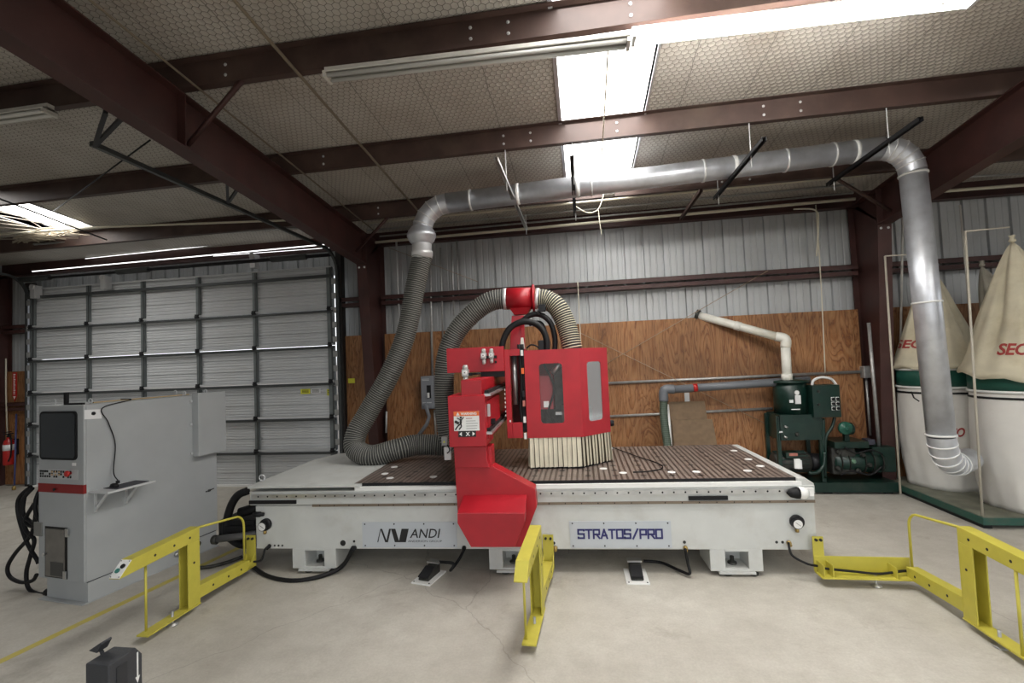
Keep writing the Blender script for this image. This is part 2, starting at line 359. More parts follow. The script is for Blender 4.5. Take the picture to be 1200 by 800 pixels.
def text(name, s, o, ex, ey, nrm, height, m, parent, width=None, shear=0., bold=0., extrude=.0015, sub=None):
    cu = bpy.data.curves.new('t', 'FONT'); cu.body = s; cu.size = 1; cu.shear = shear; cu.offset = bold; cu.extrude = 0; cu.resolution_u = 3
    ob = bpy.data.objects.new('t', cu); COL.objects.link(ob); dg = bpy.context.evaluated_depsgraph_get(); dg.update()
    me = bpy.data.meshes.new_from_object(ob.evaluated_get(dg)); bpy.data.objects.remove(ob)
    xs = [v.co.x for v in me.vertices]; ys = [v.co.y for v in me.vertices]; x0, x1, y0, y1 = min(xs), max(xs), min(ys), max(ys)
    k = height/(y1-y0); kx = k if width is None else width/(x1-x0)
    b = MB(); b.v = [Vector(o) + Vector(ex)*((v.co.x-x0)*kx) + Vector(ey)*((v.co.y-y0)*k) + Vector(nrm)*extrude for v in me.vertices]
    for p in me.polygons: b.f.append(list(p.vertices)); b.mi.append(0); b.sm.append(False)
    return b.build(name, m, parent)

# ================================================================== BUILDING SHELL
YW = 7.70; XL, XR, YF = -11.35, 11.9, -4.2
def roofz(y, off=0): return 4.38 + .0918*(7.0-y) + off
struct(MB().box((XL, YF, -.15), (XR, YW, 0)).build('floor', CONC, loc=(0, 0, 0)))
# painted floor stripe (left)
a = F(0, 775); b_ = F(296, 634); d = (b_-a).normalized(); a = a - d*1.2; n_ = Vector((-d.y, d.x, 0))*.035
struct(MB().prism([a-n_, b_-n_, b_+n_, a+n_], (0, 0, .0015)).build('trim_1', mat('worn_yellow_line', (.52, .43, .08), .6, dirt=(.42, .36, .2), dscale=9, damt=.9)))
# corrugated siding, R-panel profile seen from inside
def siding(name, x0, x1, z0, z1, y, nrm=1, axis='x'):
    prof = []; x = x0; p = .3048
    while x < x1:
        for dx, dy in ((0, 0), (.008, .038), (.044, .038), (.052, 0), (.125, 0), (.132, .006), (.144, .006), (.151, 0), (.222, 0), (.229, .006), (.241, .006), (.248, 0)):
            if x+dx < x1: prof.append((x+dx, dy))
        x += p
    prof.append((x1, 0)); b = MB()
    if axis == 'x':
        b.loft([[(px, y+py*nrm, z0) for px, py in prof], [(px, y+py*nrm, z1) for px, py in prof]], smooth=False, caps=False, closed=False)
    else:
        b.loft([[(y+py*nrm, px, z0) for px, py in prof], [(y+py*nrm, px, z1) for px, py in prof]], smooth=False, caps=False, closed=False)
    return b
DX0, DX1, DZ = -10.45, -4.22, 3.77
b = siding('w', DX1+.05, XR, 0, 4.45, YW); b2 = siding('w', XL, DX0-.05, 0, 4.45, YW); b3 = siding('w', DX0-.05, DX1+.05, DZ-.12, 4.45, YW)
for q in (b2, b3):
    k = len(b.v); b.v += q.v; b.f += [[i+k for i in f] for f in q.f]; b.mi += q.mi; b.sm += q.sm
struct(b.build('wall_back', SID))
struct(siding('w', YF, YW, 0, 4.9, XL, -1, 'y').build('wall_left', SID))
# right wall with an open roll-up doorway
RD0, RD1, RDZ = 1.6, 6.9, 3.7
b = siding('w', YF, RD0, 0, 4.9, XR, 1, 'y'); b2 = siding('w', RD1, YW, 0, 4.5, XR, 1, 'y'); b3 = siding('w', RD0, RD1, RDZ, 4.9, XR, 1, 'y')
for q in (b2, b3):
    k = len(b.v); b.v += q.v; b.f += [[i+k for i in f] for f in q.f]; b.mi += q.mi; b.sm += q.sm
struct(b.build('wall_right', SID))
# wall behind the viewpoint with a wide open doorway
FD0, FD1, FDZ = -3.5, 7.5, 4.0
b = siding('w', XL, FD0, 0, 5.35, YF, -1); b2 = siding('w', FD1, XR, 0, 5.35, YF, -1); b3 = siding('w', FD0, FD1, FDZ, 5.35, YF, -1)
for q in (b2, b3):
    k = len(b.v); b.v += q.v; b.f += [[i+k for i in f] for f in q.f]; b.mi += q.mi; b.sm += q.sm
struct(b.build('wall_front', SID))
# roof quilt with skylight openings
S1 = (-.10, .77); S2 = (-8.56, -7.65)
def slab(x0, x1, y0, y1):
    return [(x0, y0, roofz(y0)), (x1, y0, roofz(y0)), (x1, y1, roofz(y1)), (x0, y1, roofz(y1))]
xs = [XL, S2[0], S2[1], S1[0], S1[1], XR]; b = MB()
for i, (x0, x1) in enumerate(zip(xs, xs[1:])):
    if i == 3: rngs = [(YF, -.5), (7.1, YW)]
    elif i == 1: rngs = [(YF, 3.6), (6.38, YW)]
    else: rngs = [(YF, YW)]
    for y0, y1 in rngs: b.prism(slab(x0, x1, y0, y1), (0, 0, .09))
struct(b.build('ceiling', HEX, loc=(0, 0, 4.4)))
def skylight(n, X, y0, y1, ribs=3):
    z = .10; b = MB()
    # corrugated translucent sheet
    prof = []
    for i in range(25):
        t = i/24; prof.append((X[0]-.03 + (X[1]-X[0]+.06)*t, .012*math.cos(t*PI*2*4)))
    b.loft([[(px, y0-.05, roofz(y0-.05, z)+pz) for px, pz in prof], [(px, y1+.05, roofz(y1+.05, z)+pz) for px, pz in prof]], smooth=True, caps=False, closed=False)
    struct(b.build('window_%d' % n, SKY))
skylight(1, S1, -.5, 7.1); skylight(2, S2, 3.6, 6.38)
# metal side flashings of the skylights
b = MB()
for X, y0, y1 in ((S1, -.5, 7.1), (S2, 3.6, 6.38)):
    for x, w in ((X[0], -.035), (X[1], .02)):
        b.prism([(x, y0, roofz(y0, -.012)), (x+w, y0, roofz(y0, -.012)), (x+w, y1, roofz(y1, -.012)), (x, y1, roofz(y1, -.012))], (0, 0, .10))
struct(b.build('trim_2', GALV))

# purlins: Z sections along X
def purlin(y, h=.215, zt=None):
    z1 = roofz(y) - .004; z0 = z1 - h; t = .006; b = MB(); x0, x1 = XL, XR
    b.box((x0, y-t/2, z0), (x1, y+t/2, z1)); b.box((x0, y, z0), (x1, y+.065, z0+t)); b.box((x0, y-.065, z1-t), (x1, y, z1))
    b.box((x0, y+.065-t, z0), (x1, y+.065, z0+.02))
    # splice bolts
    for xb in (-.75, -.45, .15+.33, 1.95, 2.3, 4.6, -2.9, -4.1):
        for dz in (.06, .15):
            b.m = 1; b.lathe([(.004, -.006), (.014, -.005), (.014, .0)], (xb, y-t/2, z0+dz), (0, 1, 0), 8); b.m = 0
    return struct(b.build('purlin', [PURL, LGREY]))
PY_ = [6.50, 5.02, 3.50, 1.98, .46, -1.06, -2.58]
for y in PY_: purlin(y)
# eave strut and girts
def girt(z, x0, x1, y=7.60, h=.20):
    b = MB(); t = .006; b.box((x0, y-.10, z-t), (x1, y+.09, z)); b.box((x0, y-.10, z-.07), (x1, y-.10+t, z)); b.box((x0, y-.1, z-.16), (x1, y+.08, z-.15)) ; b.box((x0, y-.10+t, z-.16), (x1, y-.10+2*t, z-.10))
    return struct(b.build('girt', BEAM))
CX = (-3.43, 4.157, -11.27, 11.75)
girt(3.21, CX[0]+.09, CX[1]-.09); girt(3.21, CX[1]+.09, CX[3]-.1); girt(3.21, DX1+.12, CX[0]-.09); girt(3.10, CX[2]+.09, DX0-.15); girt(1.6, CX[2]+.09, DX0-.15)
struct(MB().box((XL, 7.62, 4.08), (XR, 7.68, 4.34)).box((XL, 7.55, 4.08), (XR, 7.62, 4.09)).build('eave_strut', BEAM))
# rigid frames: tapered column + rafter of I section
def frame(X):
    b = MB(); w = .085; t = .012
    yb = YW-.03
    def seg(p0, p1, q0, q1):   # web quad: inner edge p0->p1, outer q0->q1 (Y,Z)
        b.hexa([(X-t/2, *p0), (X+t/2, *p0), (X+t/2, *q0), (X-t/2, *q0), (X-t/2, *p1), (X+t/2, *p1), (X+t/2, *q1), (X-t/2, *q1)])
    def flange(p0, p1, nrm):
        n = Vector((0, nrm[0], nrm[1]))*t; P0 = Vector((0, *p0)); P1 = Vector((0, *p1))
        c = [Vector((X-w, 0, 0)), Vector((X+w, 0, 0))]
        b.hexa([c[0]+P0, c[1]+P0, c[1]+P0+n, c[0]+P0+n, c[0]+P1, c[1]+P1, c[1]+P1+n, c[0]+P1+n])
    seg((7.32, 0), (7.0, 3.66), (yb, 0), (yb, 4.16)); flange((7.32, 0), (7.0, 3.66), (-1, 0)); flange((yb, 0), (yb, 4.1), (1, 0))
    zb = lambda y: 3.66 + .098*(7-y); zt = lambda y: roofz(y, -.225)
    seg((7.0, zb(7.0)), (YF, zb(YF)), (yb, zt(yb)), (YF, zt(YF)))
    flange((7.0, zb(7.0)), (YF, zb(YF)), (0, -1)); flange((yb, zt(yb)-.012), (YF, zt(YF)-.012), (0, 1))
    b.box((X-w, 6.99, zb(7)), (X+w, 7.0, zt(7)))     # knee stiffener
    b.box((X-w, 3.55, zb(3.55)), (X+w, 3.56, zt(3.55)-.01))
    b.m = 1
    for dx in (-.045, .045): b.lathe([(.004, -.012), (.018, -.010), (.018, 0)], (X+dx, 6.985-.013+.03, 3.60), (0, 1, 0), 8)
    o = struct(b.build('steel_frame', [BEAM, LGREY])); return o
for X in CX: frame(X)
# plywood lining of the lower wall
b = MB()
for x0, x1 in ((DX1+.17, CX[0]-.1), (CX[0]+.1, CX[1]-.1), (CX[1]+.1, CX[3]-.1), (CX[2]+.1, DX0-.22)):
    x = x0
    while x < x1-.01:
        e = min(x+1.219, x1); b.box((x+.0015, 7.565, .02), (e-.0015, 7.583, 2.55 if x0 > -10 else 2.2)); x = e
struct(b.build('wall_lining', PLY, loc=(0, 7.57, 0)))
# door jambs / dark openings beside the door, daylight in the header gaps as glowing tubes
struct(MB().box((DX0-.18, 7.50, 0), (DX0-.06, 7.62, 3.9)).box((DX1+.06, 7.50, 0), (DX1+.16, 7.62, 4.05)).build('trim_3', mat('dark_jamb', (.03, .026, .024), .6, metal=.2)))
b = MB()
def gap(p, q, Y, r=.012): b.tube([WY(*p, Y), WY(*q, Y)], r, 6)
gap((38, 318), (385, 286), 7.4, .009); gap((100, 303), (378, 274), 7.55, .005); gap((250, 300), (388, 290), 7.38, .004)
struct(b.build('header_light_gaps', LEAK))

# ================================================================== SECTIONAL GARAGE DOOR
DY = 7.50
door = bpy.data.objects.new('door_1', None); COL.objects.link(door); door.location = ((DX0+DX1)/2, DY, 0); WPOS['door_1'] = Vector(door.location); struct(door)
ns = 7; sh = DZ/ns
zj = [0, .60, 1.17, 1.77, 2.40, 3.02, DZ]
for i in range(6):
    z0, z1 = zj[i]+.004, zj[i+1]-.004; b = MB(); prof = [(DY+.01, z0)]
    nr = 12
    for k in range(nr):
        za = z0 + (z1-z0)*(k+.15)/nr; d = .009 if k % 4 else .022; st = (z1-z0)/nr
        prof += [(DY+.01, za), (DY+.01+d, za+.15*st), (DY+.01+d, za+.32*st), (DY+.01, za+.45*st)]
    prof.append((DY+.01, z1))
    b.loft([[(DX0, y, z) for y, z in prof], [(DX1, y, z) for y, z in prof]], smooth=False, caps=False, closed=False)
    b.box((DX0, DY+.04, z0), (DX1, DY+.05, z1))
    b.build('door_section', DOORM, door)
MX = [DX0+.03, -9.16, -7.98, -6.83, -5.70, DX1-.05]
for i in range(6):
    for x in MX:
        w = .035 if x in MX[1:-1] else .05
        b = MB().box((x-w, DY-.035, zj[i]+.01), (x+w, DY+.008, zj[i+1]-.01)); b.m = 1
        b.box((x+w*.25, DY-.037, zj[i]+.01), (x+w*.9, DY-.0345, zj[i+1]-.01))
        b.build('stile', [DOORF, DOORS], door)
for i in range(1, 6):
    z = zj[i]
    MB().box((DX0-.02, DY-.075, z-.05), (DX1+.02, DY-.036, z-.022)).box((DX0-.02, DY-.05, z-.055), (DX1+.02, DY-.044, z-.01)).build('strut_bar', DOORS, door)
    MB().box((DX0, DY-.05, z+.01), (DX1, DY-.036, z+.035)).build('joint_strip', LGREY, door)
MB().box((DX0-.02, DY-.08, DZ-.20), (DX1+.02, DY-.036, DZ-.15)).build('strut_bar', DOORS, door)
MB().box((DX0, DY-.06, DZ-.02), (DX1, DY-.036, DZ)).build('top_strip', LGREY, door)
MB().box((DX0, DY-.04, .0), (DX1, DY+.02, .03)).build('bottom_light_leak', WHITE, door)  # white strip painted as the daylight leaking in under the door
for i in range(1, 6):
    for x in MX:
        b = MB(); b.box((x-.03, DY-.075, zj[i]-.03), (x+.03, DY-.036, zj[i]+.05)); b.tube([(x-.035, DY-.07, zj[i]+.01), (x+.035, DY-.07, zj[i]+.01)], .012, 8); b.build('hinge', BLACKM, door)
for (px, py, w, h, m) in ((358, 458.5, .18, .085, YTAG), (370, 458, .18, .085, PAPER), (385, 459.5, .05, .11, YTAG)):
    p = WY(px, py, DY-.002); b = MB().box((p.x-w/2, p.y-.004, p.z-h/2), (p.x+w/2, p.y, p.z+h/2)); b.m = 1
    for k in range(3): b.box((p.x-w*.35, p.y-.006, p.z+h*(.25-k*.22)-.004), (p.x+w*.35, p.y-.004, p.z+h*(.25-k*.22)+.004))
    b.build('sticker', [m, INK], door)
# tracks: vertical, curve, horizontal
for side, X in ((-1, DX0-.09), (1, DX1+.10)):
    R_ = .38; path = [(X, DY-.02, .05), (X, DY-.02, 3.62)]
    for k in range(1, 9):
        a = PI/2*k/8; path.append((X, DY-.02 - R_*(1-math.cos(a)), 3.62+R_*math.sin(a)))
    ne = WX(107, 168, DX1+.10); yend = ne.y; path.append((X, yend, ne.z))
    t = thing('door_track', 'curved steel overhead door track along the %s side of the garage door' % ('left' if side < 0 else 'right'), 'door track', (X, DY, 0))
    MB().tube(path, .03, 4, square=True).build('track', DOORS, t)
    for k in range(14):
        z = .2 + k*.25; MB().box((X-side*.02, DY-.05, z), (X-side*.10, DY-.045, z+.10)).build('jamb_bracket', CONDUIT, t)
    b = MB(); b.box((X-side*.035-.004, DY-.04, .05), (X-side*.035+.004, DY+.01, 3.6)); b.build('track_rail', GALV, t)
    if side > 0:
        for (c_, a_, b_) in (((111, 171), (124, 131), (143, 138)), ((267, 238), (266, 211), (280, 219))):
            lo = WX(*c_, X)
            for q in (a_, b_): MB().tube([lo, WX(*q, -3.53)], .020, 4, square=True).build('hanger', BLACKM, t)
# spring shaft above the door
t = thing('spring_shaft', 'dark torsion shaft with brackets above the garage door', 'shaft', ((DX0+DX1)/2, 7.35, 3.95))
MB().cyl((DX0-.05, 7.33, 3.93), (DX1+.1, 7.33, 3.93), .03, 10).build('shaft', BLACKM, t)
for x in (-9.98, -8.0+.15, -4.95+.2):
    MB().cyl((x-.5, 7.33, 3.93), (x+.15, 7.33, 3.93), .05, 12).build('spring', DOORS, t)
for px, py in ((40, 342), (122, 331), (297, 306)):
    p = WY(px, py, 7.36); MB().box((p.x-.05, p.y-.03, p.z-.12), (p.x+.05, p.y+.10, p.z+.12)).cyl((p.x, p.y-.05, p.z+.09), (p.x, p.y+.02, p.z+.09), .05, 10).build('bracket', GALVB, t)

# ================================================================== CEILING LIGHTS
def fixture(x0, x1, y, z, lit, label, group='strip light fixtures under the purlins', tilt=0):
    t = thing('fluorescent_light', label, 'ceiling light', ((x0+x1)/2, y, z), group)
    fr = ((x0, y, z), Vector((1, 0, tilt)).normalized(), (0, 1, 0), (0, 0, 1)); L_ = x1-x0
    b = MB(fr); b.box((0, -.03, -.03), (L_, .03, .025))
    if not lit: b.prism([(0, -.03, -.01), (0, .03, -.01), (0, .066, -.030), (0, .062, -.035), (0, .0, -.015), (0, -.062, -.035), (0, -.066, -.030)], (L_, 0, 0))
    b.build('housing', DWHITE, t)
    for s in (-1, 1):
        b = MB(fr); b.cyl((.03, s*(.048 if lit else .036), -.050), (L_-.03, s*(.048 if lit else .036), -.050), .017, 12); b.build('tube', TUBEON if lit else TUBEOFF, t)
    for xe in (0, L_-.025):
        b = MB(fr); b.box((xe, -.06, -.070), (xe+.025, .06, -.02)); b.build('end_cap', LGREY if lit else DWHITE, t)
    return t
LAMP_W = 130
fixture(-1.945, .455, 3.44, 4.40, False, 'unlit white twin-tube strip light on the purlin, left of the glowing one', tilt=-.024)
fixture(.47, 2.70, 3.44, 4.37, True, 'glowing white twin-tube strip light at the top of the picture', tilt=-.024)
fixture(-7.0, -4.60, 3.44, 4.44, False, 'dim strip light beyond the rafter at the left edge', tilt=0)
LAMP_W = 60  # two unseen lit fixtures added behind the viewpoint for broad light
fixture(4.6, 7.0, .4, roofz(.46, -.255), True, 'added unseen lit strip light on the purlins behind the viewpoint')
fixture(1.6, 4.0, -2.64, roofz(-2.58, -.255), True, 'added unseen lit strip light on the purlins behind the viewpoint')
# ================================================================== CEILING SERVICES
def pipe(name, pts, r, m, label, cat, group=None, n=8):
    o = MB().tube(pts, r, n).build(name, m); tag(o, label, cat, group); return o
def rp(px, py, off=-.245): # on the plane of the purlin undersides
    return hit(px, py, (0, 7.0, 4.38+off), (0, .0918, 1))
def slope_pipe(x, off, y0, y1): return [(x, y0, roofz(y0, off)), (x, y1, roofz(y1, off))]
pipe('conduit', slope_pipe(-2.23, -.235, -3, 6.6), .014, TANP, 'pale conduit running down the ceiling slope towards the ball joint', 'conduit', 'conduits under the roof')
pipe('conduit', slope_pipe(-3.17, -.235, -3, 6.9), .010, TANP, 'thin grey conduit down the ceiling slope beside the left rafter', 'conduit', 'conduits under the roof')
for (l, r, Y, rad, m, lab) in ((( 440, 284), (1002, 233), 7.38, .022, AMBER, 'lowest pale pipe along the top of the metal wall'),
                     ((445, 277), (1000, 226), 7.46, .014, CONDUIT, 'thin grey pipe just above the lowest pipe at the eave'),
                     ((430, 270), (1000, 216), 7.30, .014, CONDUIT, 'grey pipe third up under the eave'),
                     ((425, 262), (1015, 205), 6.95, .016, AMBER, 'tan pipe fourth up under the eave, in front of the others')):
    pipe('pipe', [WY(*l, Y), WY(*r, Y)], rad, m, lab, 'pipe', 'pipes along the eave')
pipe('pipe', [WY(1040, 229, 7.38), WY(1210, 216, 7.38)], .022, AMBER, 'pale pipe along the wall top right of the column', 'pipe', 'pipes along the eave')
pipe('pipe', [WY(1045, 212, 7.2), WY(1210, 203, 7.2)], .014, CONDUIT, 'upper grey pipe at the eave right of the column', 'pipe', 'pipes along the eave')
pipe('pipe', [rp(-10, 275, -.14), rp(120, 266, -.14), rp(390, 256, -.14)], .016, AMBER, 'tan pipe over the garage door next to the tangled wires', 'pipe', 'pipes along the eave')
pipe('pipe', [rp(40, 286, -.14), rp(395, 264, -.14)], .02, CONDUIT, 'dark pipe crossing high over the garage door', 'pipe', 'pipes along the eave')
# flange braces at rafters
for (pts, lab) in (([( -3.37, 3.6, 4.03), (-2.75, 3.52, 4.50)], 'red angle brace from the left rafter up to the purlin, near the top'),
                   ([( -3.37, 6.7, 3.78), (-2.75, 6.52, 4.22)], 'small brace between left rafter and purlin, above the column'),
                   ([( 4.10, 6.75, 3.76), (3.30, 6.52, 4.22)], 'tan angle brace from right rafter to purlin by the duct elbow')):
    pipe('flange_brace', pts, .022, BEAM if 'tan' not in lab else PURL, lab, 'brace', 'braces at the rafters', 4)
# unistrut hangers carrying the duct
def strut(x, y0, y1, z, m, lab, rods=True):
    t = thing('hanger_strut', lab, 'hanger strut', (x, (y0+y1)/2, z), 'channel struts hung across the duct')
    b = MB(); w = .0205; tt = .004
    b.box((x-w, y0, z+w-tt), (x+w, y1, z+w)); b.box((x-w, y0, z-w), (x-w+tt, y1, z+w)); b.box((x+w-tt, y0, z-w), (x+w, y1, z+w))
    b.box((x-w, y0, z-w), (x-w*.5, y1, z-w+tt)); b.box((x+w*.5, y0, z-w), (x+w, y1, z-w+tt)); b.build('channel', m, t)
    if rods:
        for yy in (y0+.14 if y0 > 4.9 else 5.04, y1-.12):
            MB().cyl((x+.01, yy, z-.12), (x+.01, yy, roofz(yy, -.21)), .006, 6).build('threaded_rod', LGREY, t)
strut(-.75, 4.46, 7.0, 4.0, STEEL, 'bright steel channel strut crossing the duct, left of the black one')
strut(-.01, 4.62, 6.5, 4.0, BLACKM, 'black channel strut hanging under the skylight across the duct')
strut(1.80, 4.66, 6.33, 4.0, BLACKM, 'black channel strut crossing the duct right of the skylight')
strut(3.08, 4.58, 6.18, 4.0, BLACKM, 'black channel strut crossing the duct next to the elbow')
strut(1.54, 5.95, 7.15, 4.0, PURL, 'short brown channel strut behind the duct', rods=False)

# ------------------------------------------------------------------ galvanised duct run
DYv = 5.70; r = .125
d1 = WY(531, 226, DYv); d2 = WY(1035, 169, DYv)
dz = (d1.z+d2.z)/2 - .0
duct = thing('spiral_duct', 'galvanised overhead duct run from ball joint to dust bags', 'duct', (1, DYv, 3.9))
XA = -1.90; XB = 3.72
zD = 4.17
def arc(c, r0, a0, a1, ux, uy, n=10):
    return [Vector(c) + Vector(ux)*math.cos(a0+(a1-a0)*k/n)*r0 + Vector(uy)*math.sin(a0+(a1-a0)*k/n)*r0 for k in range(n+1)]
Rb = .36
zA = WY(520, 238, DYv).z; zB = WY(1020, 175, DYv).z
pA = WY(494, 262, DYv); pBx = WY(1070, 205, DYv).x
bz = lambda x: zA + (zB-zA)*(x-d1.x)/(d2.x-d1.x)
s0 = Vector((pA.x+Rb, DYv, bz(pA.x+Rb))); s1 = Vector((pBx-.30, DYv, bz(pBx-.30)))
MB().tube([s0, s1], r, 28).build('straight_duct', GALV, duct)
def elbow(c, a0, a1, rr, R0, name, n=5):
    b = MB(); pts = arc(c, R0, a0, a1, (1, 0, 0), (0, 0, 1), n)
    b.tube(pts, rr, 28, caps=False); b.build(name, GALV, duct)
    for o_, p, q in zip(pts, pts[1:], pts[2:]):
        m_ = p; t_ = (q-o_).normalized(); MB().tube([m_-t_*.006, m_+t_*.006], rr+.006, 28).build('seam_ring', GALVB, duct)
elbow((pA.x+Rb, 0+DYv, s0.z-Rb), PI/2, PI, r, Rb, 'elbow')
elbow((s1.x, DYv, s1.z-.30), PI/2, 0, r+.003, .30, 'elbow')
for f_ in (.06, .36, .62, .80, .90):
    p = s0.lerp(s1, f_); t_ = (s1-s0).normalized(); b = MB(); b.tube([p-t_*.012, p+t_*.012], r+.008, 28); b.build('band', GALVB, duct)
for x in (-.75, -.01, 1.80, 3.08):   # strap clamps beside the struts
    p = s0.lerp(s1, (x+.05-s0.x)/(s1.x-s0.x)); t_ = (s1-s0).normalized(); MB().tube([p-t_*.02, p+t_*.02], r+.005, 28).build('strap', WHITE, duct)
# drop on the right with bottom elbow
q0 = Vector((s1.x+.30, DYv, s1.z-.30)); q1 = WY(1103, 511, DYv); q1.y = DYv
MB().tube([q0, q1], r, 28).build('vertical_duct', GALV, duct)
for f_ in (0.01, .50, .995):
    p = q0.lerp(q1, f_); t_ = (q1-q0).normalized(); MB().tube([p-t_*.01, p+t_*.01], r+.01, 28).build('band', WHITE, duct)
e_ = Vector((.79, .61, 0)).normalized(); cE = q1 + e_*.34
pts = [cE - e_*.34*math.cos(a) - Vector((0, 0, .34))*math.sin(a) for a in [PI/2*k/6 for k in range(7)]] 
pts.append(pts[-1] + e_*.34)
MB().tube(pts, r, 28, caps=False).build('elbow', GALV, duct)
for o_, p, q in zip(pts, pts[1:], pts[2:]):
    t_ = (q-o_).normalized(); MB().tube([p-t_*.006, p+t_*.006], r+.007, 28).build('seam_ring', WHITE, duct)
# ball joint and collars above the flexible hose
bc = WY(494, 276, DYv)
MB().cyl((bc.x, DYv, bc.z+.08), (bc.x+.0, DYv, s0.z-Rb+.01), .115, 24).build('collar', GALV, duct)
pr_ = [(.10, .115), (.125, .11), (.165, .06), (.178, .025), (.184, .02), (.184, -.02), (.178, -.025), (.16, -.07), (.12, -.115), (.105, -.12)]
MB().lathe(pr_, bc, (0, 0, 1), 32).build('ball_joint', GALV, duct)
MB().lathe([(.12, .09), (.125, .085), (.125, .0), (.135, -.01), (.135, -.06), (.128, -.065), (.128, -.10)], bc + Vector((0, 0, -.20)), (0, 0, 1), 28).build('hose_collar', GALVB, duct)
# flexible hose from the ball joint to the gantry
HOSE = [mat('hose_dark', (.035, .035, .032), .6), mat('hose_wire', (.26, .255, .225), .5)]
h0 = bc + Vector((0, 0, -.27))
hp = [h0, WY(487, 335, 5.65), WY(476, 390, 5.6), WY(457, 438, 5.52), WY(432, 482, 5.45), WY(417.5, 508, 5.35), WY(417, 526, 5.28), WY(436, 534, 5.22), WY(466, 526, 5.28), WY(490, 521, 5.4), WY(530, 522, 5.5)]
o = flexhose('flexible_hose', hp, .127, HOSE); tag(o, 'long grey ribbed hose hanging from the ball joint down onto the table', 'hose')
# tie wires and cords
for (pts, r_, lab) in (([rp(713, 48, -.23), rp(709, 120, -.23), rp(705, 185, -.23)], .008, 'thin cord hanging across the skylight'),
                  ([WY(677, 330, 7.4), WY(681, 410, 7.4)], .007, 'thin pale rod hanging on the wall above the red enclosure'),
                  ([WY(956, 240, 7.45), WY(962, 330, 7.45), WY(967, 437, 7.45)], .008, 'thin white cable down the wall above the green control box'),
                  ([WY(930, 245, 7.45), WY(955, 246, 7.42), WY(959, 262, 7.42), WY(957, 300, 7.45)], .012, 'bent pale cable below the eave pipes left of the right column')):
    pipe('cord', spline(pts, 6), r_, AMBER, lab, 'cord', None, 6)
# foam/wire nest behind the duct by the skylight
b = MB(); c0 = WY(713, 222, 6.45)
b.lathe([(.01, .07), (.05, .05), (.035, .0), (.075, -.04), (.09, -.08), (.03, -.1)], c0, (0, 0, 1), 9)
b.build('cord_knot', DWHITE); tag(bpy.data.objects['cord_knot'], 'white bundle of cord tied to the purlin behind the duct', 'cord bundle')
pipe('cord', spline([WY(708, 226, 6.4), WY(701, 245, 6.4), WY(688, 249, 6.4), WY(672, 240, 6.4)], 6), .007, AMBER, 'looping white cord drooping from the white bundle', 'cord', None, 6)
pipe('cord', spline([WY(701, 245, 6.4), WY(703, 262, 6.4), WY(705, 275, 6.4)], 6), .005, AMBER, 'cord end dangling below the looping white cord', 'cord', None, 6)
# tangled wires by the left skylight
b = MB(); 
for k in range(26):
    x0 = random.uniform(14, 30); y0 = random.uniform(276, 286)
    x1 = x0 + random.uniform(20, 95); y1 = 284 - (x1-20)*.20 + random.uniform(-6, 18) if k % 2 else 280+random.uniform(-4, 8) - (x1-x0)*.1
    Y = -.10+random.uniform(-.03, .03)
    b.tube(spline([rp(x0, y0, Y), rp((x0+x1)/2, (y0+y1)/2+random.uniform(-7, 7), Y), rp(x1, y1, Y)], 5), random.uniform(.004, .010), 5)
tag(b.build('wire_tangle', mat('frayed_insulation', (.42, .36, .27), .8)), 'frayed tangle of pale strips hanging under the left skylight', 'wire tangle')
b = MB(); 
for k in range(9):
    x1 = random.uniform(40, 95)
    b.tube(spline([rp(-15, 240+k*5, -.08), rp(x1*.4, 252+k*3.5, -.10), rp(x1, 270+k*1.2, -.08)], 5), .007, 5)
tag(b.build('torn_strips', mat('torn_strip', (.34, .30, .25), .8)), 'torn pale strips stretched beside the left skylight edge', 'torn insulation')

# ================================================================== WALL SERVICES
YC = 7.562
def conduit(pts, r_, m, lab, g='steel conduits on the walls'): return pipe('conduit', [WY(x, y, YC-r_) for x, y in pts], r_, m, lab, 'conduit', g, 10)
conduit([(700, 449.5), (1014, 435.2)], .022, CONDUIT, 'upper horizontal steel conduit across the plywood wall')
conduit([(700, 488.5), (905, 478.5)], .020, CONDUIT, 'lower horizontal steel conduit across the plywood wall')
p = WY(1014, 436, YC); tag(MB().box((p.x-.07, YC-.10, p.z-.08), (p.x+.07, YC+.03, p.z+.09)).build('junction_box', CONDUIT, bevel=.008), 'small grey junction box where the upper conduit ends', 'junction box')
conduit([(1015, 443), (1020, 510)], .016, CONDUIT, 'short conduit dropping from the small junction box')
pipe('conduit', [WY(1018, 378, 7.2), WY(1030, 523, 7.2)], .022, CONDUIT, 'leaning steel pipe in front of the right column', 'conduit', 'steel conduits on the walls', 10)
for (x0, y0, x1, y1, r_, lab) in ((503.5, 285, 507, 443, .020, 'conduit running down into the grey switch box'), (509, 480, 511, 512, .018, 'conduit below the grey switch box'),
                             (516, 290, 519, 395, .014, 'thin conduit just right of the one feeding the switch box'), (529, 285, 532, 370, .013, 'thin conduit second from the switch box feed'), (535, 282, 537, 352, .012, 'thinnest conduit nearest the hose arch')):
    conduit([(x0, y0), (x1, y1)], r_, CONDUIT, lab)
conduit([(464.5, 282), (466, 330), (468, 372)], .016, LGREY, 'pale conduit on the wall just left of the hanging hose')
conduit([(453, 482), (452.5, 507)], .016, LGREY, 'short white pipe stub on the plywood behind the hose bend')
tag(MB().tube([WY(498, 472, 7.3), WY(503, 488, 7.3), WY(500, 497, 7.25), WY(489, 512, 7.2)][::-1], .03, 10).build('flex_conduit', PVCG), 'grey flexible conduit curving out of the switch box bottom', 'flexible conduit')
